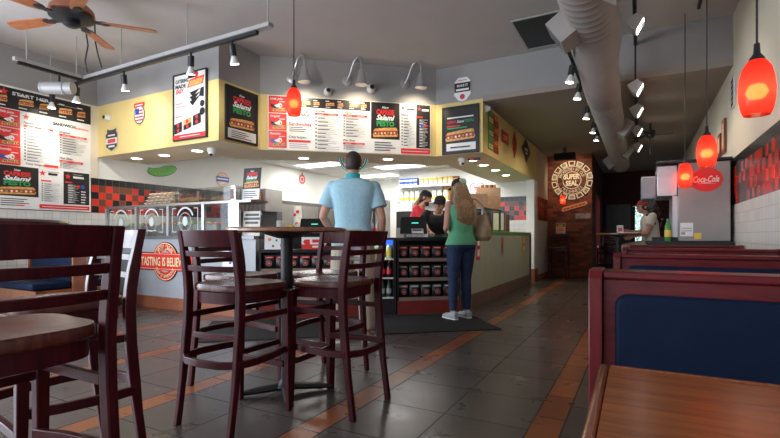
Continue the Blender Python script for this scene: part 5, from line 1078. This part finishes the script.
t = thing('bag_stand', 'grey metal stand on the sage counter carrying the paper bags', 'stand', (-2.25, 7.3, 1.076)); MB().box(-.17, .17, -.5, .55, .34, .36, DSTEEL).build('top', t)
for sx in (-.16, .13):
    for sy in (-.48, .0, .5): MB().box(sx, sx + .03, sy, sy + .03, 0, .34, DSTEEL).build('post', t)
paper_bag('large open paper bag on the stand over the sage counter', (-2.23, 7.55, 1.437), R(20), .19, .14, .36, True); paper_bag('smaller folded paper bag on the stand left of the large bag', (-2.28, 7.0, 1.437), R(35), .17, .12, .22)
t = thing('napkin_holder', 'framed menu holder with bright panel on the sage counter', 'holder', (-2.22, 8.15, 1.076), R(20)); MB().box(-.12, .12, -.02, .02, 0, .36, DSTEEL).build('frame', t); MB().box(-.09, .09, -.024, -.02, .03, .33, OFFW).build('panel', t); MB().box(.13, .19, -.03, .1, 0, .3, PBROWN).build('side_box', t)
for k in range(3): tag(MB().lathe([(.001, 0), (.06, 0), (.065, .1), (.06, .26), (.03, .3), (.001, .3)], [PBROWN, DSTEEL, STEEL][k], seg=14).build('drink_urn', loc=(-2.25, 6.88 + k * .3, 1.077)), ['brown', 'dark grey', 'bright steel'][k] + ' urn under the stand on the sage counter', 'urn')
# small things by the far bar table
t = thing('napkin_dispenser', 'white napkin box with red print on the far bar table', 'napkin box', (-.30, 8.85, 1.053)); MB().box(-.05, .05, -.06, .06, 0, .13, PLASTW).build('box', t); MB().box(-.03, .03, -.062, -.06, .03, .09, PRED).build('print', t)
tag(MB().box(-.1, .16, -.08, .08, 0, .012, WHITE).build('napkin_sheet', loc=(-.18, 8.8, 1.053)), 'white paper lying on the far bar table', 'paper')

# ================================================================ PEOPLE
def V3(*a): return Vector(a)
def bake(mb, name, parent, m, voxel=.007, smooth=3, loc=(0, 0, 0)):
    o = mb.build(name + '_raw'); r = o.modifiers.new('r', 'REMESH'); r.mode = 'VOXEL'; r.voxel_size = voxel
    sm = o.modifiers.new('s', 'SMOOTH'); sm.factor = .5; sm.iterations = smooth
    me = bpy.data.meshes.new_from_object(o.evaluated_get(bpy.context.evaluated_depsgraph_get())); old = o.data
    bpy.data.objects.remove(o); bpy.data.meshes.remove(old); me.name = name
    me.materials.clear(); me.materials.append(m); me.polygons.foreach_set('material_index', [0] * len(me.polygons)); me.polygons.foreach_set('use_smooth', [True] * len(me.polygons))
    q = bpy.data.objects.new(name, me); COL.objects.link(q); q.parent = parent; q.location = loc; return q
def limb(b, pts, rad, m=None):
    b.tube(pts, rad, m or SKIN, 14)
    for p, r in zip(pts, rad): b.ell(p, (r, r, r), m or SKIN, seg=14, nr=8)
def ringstack(b, secs, m, lat, seg=24, e=.8):
    """secs: (centre, half width, half depth); lat = sideways unit vector"""
    rs = []; cs = [Vector(s[0]) for s in secs]
    for i, (c, rx, ry) in enumerate(secs):
        t = (cs[min(i + 1, len(cs) - 1)] - cs[max(i - 1, 0)]).normalized(); x = (lat - t * lat.dot(t)).normalized(); y = t.cross(x)
        rs.append([tuple(Vector(c) + x * rx * math.copysign(abs(math.cos(a)) ** e, math.cos(a)) + y * ry * math.copysign(abs(math.sin(a)) ** e, math.sin(a))) for a in [2 * PI * k / seg for k in range(seg)]])
    b.rings(rs, m)
def hand(b, w, d, s, n, m=None, curl=.5, k=1.0):
    """w wrist, d finger direction, s towards the thumb, n palm normal (fingers curl to it)"""
    m = m or SKIN; d = d.normalized(); n = (n - d * n.dot(d)).normalized(); s = (s - d * s.dot(d) - n * s.dot(n)).normalized()
    Mx = Matrix((s, d, n)).transposed(); b.ell(w + d * .048 * k, (.041 * k, .056 * k, .016 * k), m, rot=Mx, seg=16, nr=8); b.ell(w + d * .012 * k, (.027 * k, .035 * k, .019 * k), m, rot=Mx, seg=12, nr=6)
    for i, (o, L) in enumerate(((.031, .068), (.0105, .078), (-.0105, .073), (-.031, .056))):
        p = w + d * (.088 - .004 * abs(i - 1)) * k + s * o * k; q = p - d * .02 * k - 0 * n; pts = [q, p]; a = 0; cur = p
        for f in (.45, .32, .25):
            a += curl * (.55 if f > .4 else .75); cur = cur + (d * math.cos(a) + n * math.sin(a)) * L * f * k; pts.append(cur)
        limb(b, pts, [.0085 * k, .0083 * k, .0078 * k, .0072 * k, .0062 * k], m)
    p = w + d * .022 * k + s * .022 * k; d2 = (s * .62 + d * .72 + n * .25).normalized(); d3 = (s * .25 + d * .9 + n * .3).normalized()
    limb(b, [p, p + d2 * .035 * k, p + d2 * .035 * k + d3 * .03 * k, p + d2 * .035 * k + d3 * .052 * k], [.0125 * k, .0105 * k, .0095 * k, .0075 * k], m)
def head(b, c, Rm, m=None, beard=False):
    m = m or SKIN
    def P(x, y, z): return c + Rm @ V3(x, y, z)
    b.ell(P(0, -.012, .018), (.074, .092, .092), m, rot=Rm, seg=20, nr=12); b.ell(P(0, .018, -.035), (.058, .066, .082), m, rot=Rm, seg=20, nr=12)
    b.ell(P(0, .05, -.088), (.03, .028, .026), m, rot=Rm, seg=12, nr=8); limb(b, [P(0, .082, .012), P(0, .1, -.018), P(0, .104, -.026)], [.009, .012, .013], m)
    for sx in (-1, 1):
        b.ell(P(sx * .012, .094, -.03), (.008, .009, .007), m, rot=Rm, seg=8, nr=6); b.ell(P(sx * .078, -.012, -.012), (.010, .020, .031), m, rot=Rm, seg=12, nr=8)
        b.ell(P(sx * .03, .073, .026), (.024, .014, .008), m, rot=Rm, seg=10, nr=6); b.ell(P(sx * .038, .055, -.03), (.022, .022, .02), m, rot=Rm, seg=10, nr=6)
    b.ell(P(0, .08, -.058), (.022, .012, .006), m, rot=Rm, seg=10, nr=6); b.ell(P(0, .078, -.068), (.019, .012, .007), m, rot=Rm, seg=10, nr=6)
def face_parts(t, c, Rm, brow):
    for sx in (-1, 1):
        e = c + Rm @ V3(sx * .031, .0745, .004)
        MB().ell((0, 0, 0), (.013, .009, .008), mat('eye_white', (.75, .73, .7), .3), rot=Rm, seg=12, nr=8).build('eye', t, loc=e)
        MB().ell((0, 0, 0), (.0055, .003, .0055), mat('dark_iris', (.04, .025, .02), .2), rot=Rm, seg=8, nr=6).build('iris', t, loc=c + Rm @ V3(sx * .031, .083, .004))
        MB().ell((0, 0, 0), (.019, .005, .004), brow, rot=Rm, seg=10, nr=6).build('eyebrow', t, loc=c + Rm @ V3(sx * .031, .084, .028))
    MB().ell((0, 0, 0), (.021, .007, .007), mat('lip_skin', (.45, .13, .11), .5), rot=Rm, seg=12, nr=6).build('lips', t, loc=c + Rm @ V3(0, .087, -.063))
def shoe(t, a, d, m, L=.28, sole=WHITE):
    """a = ankle, on the floor, d = toe direction"""
    d = V3(d.x, d.y, 0).normalized(); s = V3(d.y, -d.x, 0); g = V3(a.x, a.y, 0); rs = []
    for f, w, h in ((-.26, .026, .05), (-.22, .034, .085), (-.08, .037, .10), (.1, .038, .085), (.3, .042, .062), (.5, .044, .05), (.66, .036, .04), (.74, .016, .03)):
        c = g + d * L * f; rs.append([tuple(c + s * w * math.cos(q) + V3(0, 0, .018 + max(0, h * (.5 + .5 * math.sin(q)) - .0))) for q in [2 * PI * k / 14 for k in range(14)]])
    b = MB(); b.rings(rs, m); o = b.build('shoe', t)
    P = []
    for f, w in ((-.27, .02), (-.22, .036), (0, .038), (.3, .045), (.52, .047), (.68, .038), (.76, .015)): P.append((f, w))
    poly = [tuple((g + d * L * f + s * w)[:2]) for f, w in P] + [tuple((g + d * L * f - s * w)[:2]) for f, w in P[::-1]]
    b = MB(); b.prism(poly[::-1], .001, .024, sole); b.build('sole', o)
Z = V3(0, 0, 1)
def rotm(yaw=0, pitch=0, roll=0): return Matrix.Rotation(R(yaw), 3, 'Z') @ Matrix.Rotation(R(pitch), 3, 'X') @ Matrix.Rotation(R(roll), 3, 'Y')
def figure(label, loc, rz, J, k=1.0, female=False, voxel=.007):
    """J: pelvis, chest, head (points), sh/el/wr/hip/kn/an as (left, right) lists, hr = head rotation"""
    t = thing('person', label, 'person', loc, rz); b = MB(); pel, ch, hd = J['pelvis'], J['chest'], J['head']
    lat = (J['sh'][1] - J['sh'][0]).normalized(); up = (ch - pel).normalized(); neck = ch + up * .17 * k
    w = .88 if female else 1.0; J['k'] = k
    secs = [(pel - up * .10 * k, .10, .085), (pel - up * .06 * k, .15, .105), (pel, .183 if female else .165, .125 if female else .115), (pel.lerp(ch, .35), .135 * w, .098), (pel.lerp(ch, .7), .15 * w, .108), (ch, .178 * w, .118), (ch + up * .07 * k, .185 * w, .105), (ch + up * .115 * k, .165 * w, .088), (ch + up * .145 * k, .115 * w, .075), (neck, .06, .058)]
    J['secs'] = secs = [(c, rx * k, ry * k) for c, rx, ry in secs]; ringstack(b, secs, SKIN, lat)
    limb(b, [neck - up * .06 * k, neck + up * .02, hd + V3(0, -.012, -.06)], [.062 * k, .055 * k, .052 * k]); head(b, hd, J['hr'])
    for i in (0, 1):
        sh, el, wr = J['sh'][i], J['el'][i], J['wr'][i]
        limb(b, [sh, sh.lerp(el, .5), el], [.052 * k * w, .046 * k * w, .038 * k * w]); limb(b, [el, el.lerp(wr, .35), wr], [.038 * k * w, .041 * k * w, .026 * k * w])
        hdn = J.get('hd', {}).get(i)
        if hdn is None: d = (wr - el).normalized(); s = V3(0, 1, 0); n = V3(1 if i == 0 else -1, 0, 0); cu = .45
        else: d, s, n, cu = hdn
        hand(b, wr, d, s, n, curl=cu, k=k * (.9 if female else 1))
        hp, kn, an = J['hip'][i], J['kn'][i], J['an'][i]
        limb(b, [hp, hp.lerp(kn, .5), kn], [.088 * k, .076 * k, .056 * k]); limb(b, [kn, kn.lerp(an, .35), an], [.054 * k, .055 * k, .034 * k])
        limb(b, [V3(an.x, an.y, max(.05, an.z - .05)), V3(an.x, an.y, max(.05, an.z - .05)) + J['toe'][i].normalized() * .13], [.035, .028])
    bake(b, 'body', t, SKIN, voxel, 2); return t
def top_garment(t, J, m, infl=.014, sleeve=.55, hem=.0, name='shirt', wide=1.0, neckcut=8, slr=.07):
    b = MB(); lat = (J['sh'][1] - J['sh'][0]).normalized(); S_ = J['secs']; k = J['k']; up = (J['chest'] - J['pelvis']).normalized()
    secs = [(J['pelvis'] - up * hem, ((.178 if sleeve == 0 else .172) * k + infl) * wide, .12 * k + infl)] + [(c, (rx + infl) * wide, ry + infl) for c, rx, ry in S_[3:neckcut + 1]] + [(S_[9][0] - up * .005, .066 * k, .062 * k)]
    ringstack(b, secs, m, lat)
    for i in (0, 1):
        sh, el = J['sh'][i], J['el'][i]
        if sleeve > 0:
            e = sh.lerp(el, min(sleeve, 1)); limb(b, [sh - lat * (.05 if i else -.05), sh], [.05 * k, .05 * k + infl], m); b.tube([sh, sh.lerp(e, .3), e], [.05 * k + infl, .054 * k + infl, slr * k], m, 16)
    return bake(b, name, t, m, .007, 3)
def trousers(t, J, m, infl=.012, name='trousers', ankle=.05, top=.02, tight=False):
    b = MB(); lat = (J['hip'][1] - J['hip'][0]).normalized(); k = J['k']; up = (J['chest'] - J['pelvis']).normalized(); p = J['pelvis']
    ringstack(b, [(p - up * .11, .11 * k, .09 * k), (p - up * .06, (.178 if tight else .158) * k + infl, (.125 if tight else .112) * k + infl), (p, (.184 if tight else .168) * k + infl, (.128 if tight else .118) * k + infl), (p + up * (.07 + top), .15 * k + infl, .105 * k + infl)], m, lat)
    for i in (0, 1):
        hp, kn, an = J['hip'][i], J['kn'][i], J['an'][i]; e = kn.lerp(an, .93)
        limb(b, [hp, hp.lerp(kn, .5), kn], [(.1 if tight else .09) * k + infl, .082 * k + infl, .058 * k + infl], m); b.tube([kn, kn.lerp(an, .4), e], [.058 * k + infl, (.057 if tight else .06) * k + infl, ankle * k + infl * .5], m, 16)
    return bake(b, name, t, m, .007, 3)
def cap(t, c, Rm, m, m2=None, brim=True, back=False, patch=None):
    b = MB(); rs = []
    for z, r in ((.028, 1.0), (.06, .99), (.09, .88), (.112, .62), (.122, .3), (.124, .04)):
        rs.append([tuple(Rm @ V3(.083 * r * math.cos(a), -.010 + .101 * r * math.sin(a), z)) for a in [2 * PI * q / 28 for q in range(28)]])
    b.rings(rs, m); o = b.build('cap', t, loc=c)
    if brim:
        P = [(-.07, .0), (.07, .0), (.075, .06), (.05, .10), (0, .115), (-.05, .10), (-.075, .06)]; sg = -1 if back else 1
        b = MB(); n = len(P); y0 = .055
        vv = [tuple(Rm @ V3(x, sg * (y + y0) - .01, .032 - .25 * y * y * 4 - abs(x) * .12 + dz)) for dz in (-.003, .003) for x, y in P]
        b.add(vv, [tuple(range(n - 1, -1, -1)), tuple(range(n, 2 * n))] + [(i, (i + 1) % n, n + (i + 1) % n, n + i) for i in range(n)], m2 or m); b.build('brim', o)
    if patch: 
        b = MB(); b.ell(tuple(Rm @ V3(0, -.108, .055)), (.045, .006, .022), patch, rot=Rm, seg=16, nr=6); b.build('back_patch', o)
    return o
def hairshell(t, c, Rm, m, sc=1.0, dz=.022, dy=-.022, name='hair', low=0.0):
    b = MB(); b.ell(c + Rm @ V3(0, dy, dz), (.079 * sc, .093 * sc, .094 * sc), m, rot=Rm, seg=24, nr=14); b.ell(c + Rm @ V3(0, dy - .02, dz - .045), (.068 * sc, .066 * sc, (.055 + low) * sc), m, rot=Rm, seg=20, nr=10)
    return bake(b, name, t, m, .006, 1)

# man in the light blue polo, seen from behind
J = dict(pelvis=V3(0, 0, .98), chest=V3(0, -.01, 1.385), head=V3(0, .035, 1.695), hr=rotm(0, -4), sh=[V3(-.195, 0, 1.455), V3(.195, 0, 1.455)], el=[V3(-.285, -.02, 1.185), V3(.275, -.03, 1.17)],
         wr=[V3(-.21, .17, 1.03), V3(.26, .08, .94)], hip=[V3(-.095, 0, .92), V3(.095, 0, .92)], kn=[V3(-.135, .02, .50), V3(.125, .02, .50)], an=[V3(-.155, -.02, .09), V3(.135, 0, .09)], toe=[V3(-.25, 1, 0), V3(.2, 1, 0)])
t = figure('man from behind in a light blue polo shirt and khaki trousers at the counter', (-2.40, 3.69, 0), R(28), J)
top_garment(t, J, POLO, .022, .66, .06, 'polo_shirt', 1.08, slr=.082)
trousers(t, J, KHAKI, .022, ankle=.062)
hairshell(t, J['head'], J['hr'], HAIRD, 1.02, .02, -.02, 'short_hair', .0)
b = MB(); nk = J['secs'][9][0]; rs = []
for z, r in ((-.035, .078), (-.005, .070), (.028, .064), (.03, .058), (-.03, .066)): rs.append([(nk.x + r * 1.05 * math.cos(a), nk.y + .004 + r * math.sin(a), nk.z + z - .012 * math.sin(a)) for a in [2 * PI * q / 24 for q in range(24)]])
b.rings(rs, POLOC); b.build('collar', t)
MB().box(-.03, -.005, -.003, 0, 0, .018, PBLK).build('neck_mark', t, loc=(0, -.118, 1.435)); MB().box(.005, .03, -.003, 0, 0, .018, PBLK).build('neck_mark', t, loc=(0, -.118, 1.435))
b = MB(); ringstack(b, [(V3(0, 0, 1.02), .172, .12), (V3(0, 0, 1.05), .168, .118)], PBLK, V3(1, 0, 0)); b.build('belt', t)
for i in (0, 1): shoe(t, J['an'][i], J['toe'][i], SHOED, .30)
face_parts(t, J['head'], J['hr'], HAIRD)

# woman in the green top
J = dict(pelvis=V3(0, 0, .92), chest=V3(0, .01, 1.25), head=V3(0, .06, 1.575), hr=rotm(8, -10), sh=[V3(-.165, .0, 1.375), V3(.165, .01, 1.375)], el=[V3(-.215, -.02, 1.10), V3(.20, .02, 1.12)],
         wr=[V3(-.10, .20, 1.07), V3(.10, .23, 1.10)], hip=[V3(-.085, 0, .86), V3(.085, 0, .86)], kn=[V3(-.10, .02, .47), V3(.085, .03, .47)], an=[V3(-.12, -.02, .085), V3(.085, .01, .085)], toe=[V3(-.15, 1, 0), V3(-.1, 1, 0)],
         hd={0: (V3(.4, 1, .1), V3(.3, .2, 1), V3(1, -.3, 0), .6), 1: (V3(-.3, 1, .1), V3(-.3, .2, 1), V3(-1, -.3, 0), .6)})
t = figure('woman with long blonde hair, green top and dark jeans holding a brown bag', (-1.89, 5.28, 0), R(50), J, .97, True)
top_garment(t, J, GREENT, .021, 0, .03, 'tank_top', 1.04)
trousers(t, J, JEANS, .005, 'jeans', ankle=.042, tight=True)
c = J['head']; b = MB(); b.ell(c + V3(0, -.02, .015), (.082, .096, .097), HAIRB, seg=24, nr=12)
ringstack(b, [(c + V3(0, -.05, .03), .075, .06), (c + V3(0, -.075, -.07), .10, .065), (c + V3(0, -.09, -.16), .13, .06), (c + V3(0, -.125, -.25), .138, .055), (c + V3(0, -.145, -.36), .125, .048), (c + V3(.01, -.14, -.45), .085, .035), (c + V3(.01, -.11, -.50), .035, .018)], HAIRB, V3(1, 0, 0))
for sx in (-1, 1): limb(b, [c + V3(sx * .075, .01, .0), c + V3(sx * .085, .01, -.09), c + V3(sx * .1, -.01, -.18), c + V3(sx * .11, -.05, -.27)], [.022, .028, .03, .02], HAIRB)
bake(b, 'long_hair', t, HAIRB, .007, 2)
cap(t, J['head'], J['hr'], mat('black_cap_cloth', (.012, .014, .014), .8), None, True, False, mat('green_patch', (.2, .5, .35), .6))
b = MB(); b.ell(tuple(J['hr'] @ V3(0, -.095, .075)), (.055, .012, .03), mat('white_mesh_cloth', (.5, .5, .48), .8), rot=J['hr'], seg=16, nr=6); b.build('cap_mesh_panel', t, loc=c)
for i in (0, 1): shoe(t, J['an'][i], J['toe'][i], SHOEG, .255)
face_parts(t, J['head'], J['hr'], HAIRB)
# tan bag hanging from her right shoulder
M5 = Matrix.Rotation(R(50), 3, 'Z')
def wl(x, y, z): return tuple(V3(-1.89, 5.28, 0) + M5 @ V3(x, y, z))
t = thing('shoulder_bag', 'slouchy tan brown bag hanging at the right side of the woman', 'bag', wl(.275, -.03, .96), R(50))
b = MB(); ringstack(b, [(V3(0, 0, -.02), .06, .10), (V3(0, 0, .03), .085, .14), (V3(0, 0, .12), .08, .15), (V3(0, 0, .22), .05, .12), (V3(0, 0, .30), .03, .09)], BAGTAN, V3(1, 0, 0)); bake(b, 'bag', t, BAGTAN, .008, 2)
MB().tube([(0, -.08, .28), (-.045, -.08, .40), (-.115, -.05, .475), (-.13, .02, .49), (-.08, .07, .42), (0, .08, .28)], .011, BAGTAN, 8).build('strap', t)

# staff member in red behind the counter
J = dict(pelvis=V3(0, 0, .97), chest=V3(0, .10, 1.31), head=V3(0, .22, 1.625), hr=rotm(-5, -22), sh=[V3(-.195, .09, 1.43), V3(.195, .09, 1.43)], el=[V3(-.25, .18, 1.17), V3(.25, .16, 1.16)],
         wr=[V3(-.12, .40, 1.08), V3(.13, .38, 1.06)], hip=[V3(-.095, 0, .92), V3(.095, 0, .92)], kn=[V3(-.1, .02, .5), V3(.1, .02, .5)], an=[V3(-.11, -.02, .09), V3(.11, 0, .09)], toe=[V3(-.2, 1, 0), V3(.2, 1, 0)])
t = figure('bearded staff member in a red shirt and black cap behind the counter', (-3.30, 6.86, 0), R(-72), J)
top_garment(t, J, REDT, .018, .55, .06, 'red_shirt', 1.02); trousers(t, J, BLKT, .016)
hairshell(t, J['head'], J['hr'], HAIRD, 1.0, .015, -.025, 'hair', .03); cap(t, J['head'], J['hr'], BLKT, None, True, True)
b = MB(); Rm = J['hr']; b.ell(J['head'] + Rm @ V3(0, .035, -.075), (.057, .055, .045), HAIRD, rot=Rm); b.ell(J['head'] + Rm @ V3(0, .06, -.09), (.033, .035, .035), HAIRD, rot=Rm); bake(b, 'beard', t, HAIRD, .006, 1)
b = MB(); limb(b, [J['head'] + V3(-.02, -.10, -.02), J['head'] + V3(-.03, -.15, -.10), J['head'] + V3(-.03, -.17, -.2)], [.04, .045, .025], HAIRB); bake(b, 'tied_hair', t, HAIRB, .006, 1)
for i in (0, 1): shoe(t, J['an'][i], J['toe'][i], BLKT, .28, BLACK)
face_parts(t, J['head'], J['hr'], HAIRD)

# staff member in black leaning over the counter
J = dict(pelvis=V3(0, -.08, .94), chest=V3(0, .12, 1.21), head=V3(-.02, .32, 1.46), hr=rotm(-14, -12, -10), sh=[V3(-.17, .14, 1.33), V3(.17, .14, 1.33)], el=[V3(-.24, .28, 1.12), V3(.245, .30, 1.17)],
         wr=[V3(-.16, .46, 1.04), V3(.10, .56, 1.045)], hip=[V3(-.09, -.08, .88), V3(.09, -.08, .88)], kn=[V3(-.1, -.05, .48), V3(.1, -.05, .48)], an=[V3(-.11, -.1, .085), V3(.11, -.08, .085)], toe=[V3(-.2, 1, 0), V3(.2, 1, 0)],
         hd={1: (V3(-.2, 1, -.25), V3(-1, 0, .2), V3(0, -.2, -1), .4), 0: (V3(.2, 1, -.25), V3(1, 0, .2), V3(0, -.2, -1), .4)})
t = figure('staff member in a black shirt and visor leaning over the counter', (-2.68, 6.46, 0), R(203), J, .96, True)
top_garment(t, J, BLKT, .014, .5, .05, 'black_shirt', 1.0); trousers(t, J, BLKT, .012)
hairshell(t, J['head'], J['hr'], mat('auburn_hair', (.16, .05, .02), .6, var=.3, scale=50), 1.0, .018, -.02, 'auburn_hair', .01); cap(t, J['head'], J['hr'], BLKT)
for i in (0, 1): shoe(t, J['an'][i], J['toe'][i], BLKT, .25, BLACK)
face_parts(t, J['head'], J['hr'], MATS['auburn_hair'])

# seated man in white
J = dict(pelvis=V3(0, 0, .86), chest=V3(0, .07, 1.2), head=V3(0, .17, 1.505), hr=rotm(14, -2), sh=[V3(-.195, .06, 1.33), V3(.195, .06, 1.33)], el=[V3(-.27, .16, 1.06), V3(.27, .14, 1.06)],
         wr=[V3(-.16, .36, .99), V3(.15, .36, 1.08)], hip=[V3(-.09, .02, .84), V3(.09, .02, .84)], kn=[V3(-.14, .42, .80), V3(.14, .42, .80)], an=[V3(-.13, .36, .42), V3(.13, .36, .42)], toe=[V3(-.1, 1, -.2), V3(.1, 1, -.2)])
t = figure('seated man in a white shirt and white red cap at the far bar table', (.21, 9.15, 0), R(100), J)
top_garment(t, J, WHT, .018, .55, .06, 'white_shirt', 1.04); trousers(t, J, KHAKI, .012, 'shorts')
b = Board(); b.t = 0; b.disc(0, 0, .05, PBLK, .06); b.rect(-.06, .08, .06, .1, PRED); b.rect(-.04, -.02, .04, .02, PRED); b.build('shirt_print', t, loc=(0, -.105, 1.2), rot=(R(12), 0, 0))
MB().obox((-.223, .06, 1.23), (.012, .09, .08), (0, 0, 0), PBLK).build('sleeve_print', t)
cap(t, J['head'], J['hr'], mat('red_cap_cloth', (.35, .03, .02), .8), mat('cream_cap_cloth', (.55, .48, .38), .8)); 
b = MB(); rr = random.Random(5); c = J['head']; b.ell(c + V3(0, -.02, .005), (.08, .092, .088), HAIRD)
for k in range(22): b.ell(c + V3(rr.uniform(-.09, .09), rr.uniform(-.24, -.07), rr.uniform(-.16, .05)), (.045, .045, .045), HAIRD, seg=10, nr=7)
bake(b, 'curly_hair', t, HAIRD, .007, 0)
for i in (0, 1):
    a = J['an'][i]; o = MB().ell((a.x, a.y + .07, a.z - .05), (.045, .13, .045), SHOED, seg=14, nr=8).build('shoe', t)
face_parts(t, J['head'], J['hr'], HAIRD)
t0 = bottle('drink_bottle', 'green and yellow bottle before the steel drink machine', None, mat('green_bottle', (.08, .3, .08), .2), PYEL, PGRN, .27, .036); t0.location = (.295, 6.462, .936)
t0 = bottle('drink_bottle', 'bottle of cola on the near end of the back shelf', None, MATS['cola'], PRED, PRED, .22, .032) if 0 else None
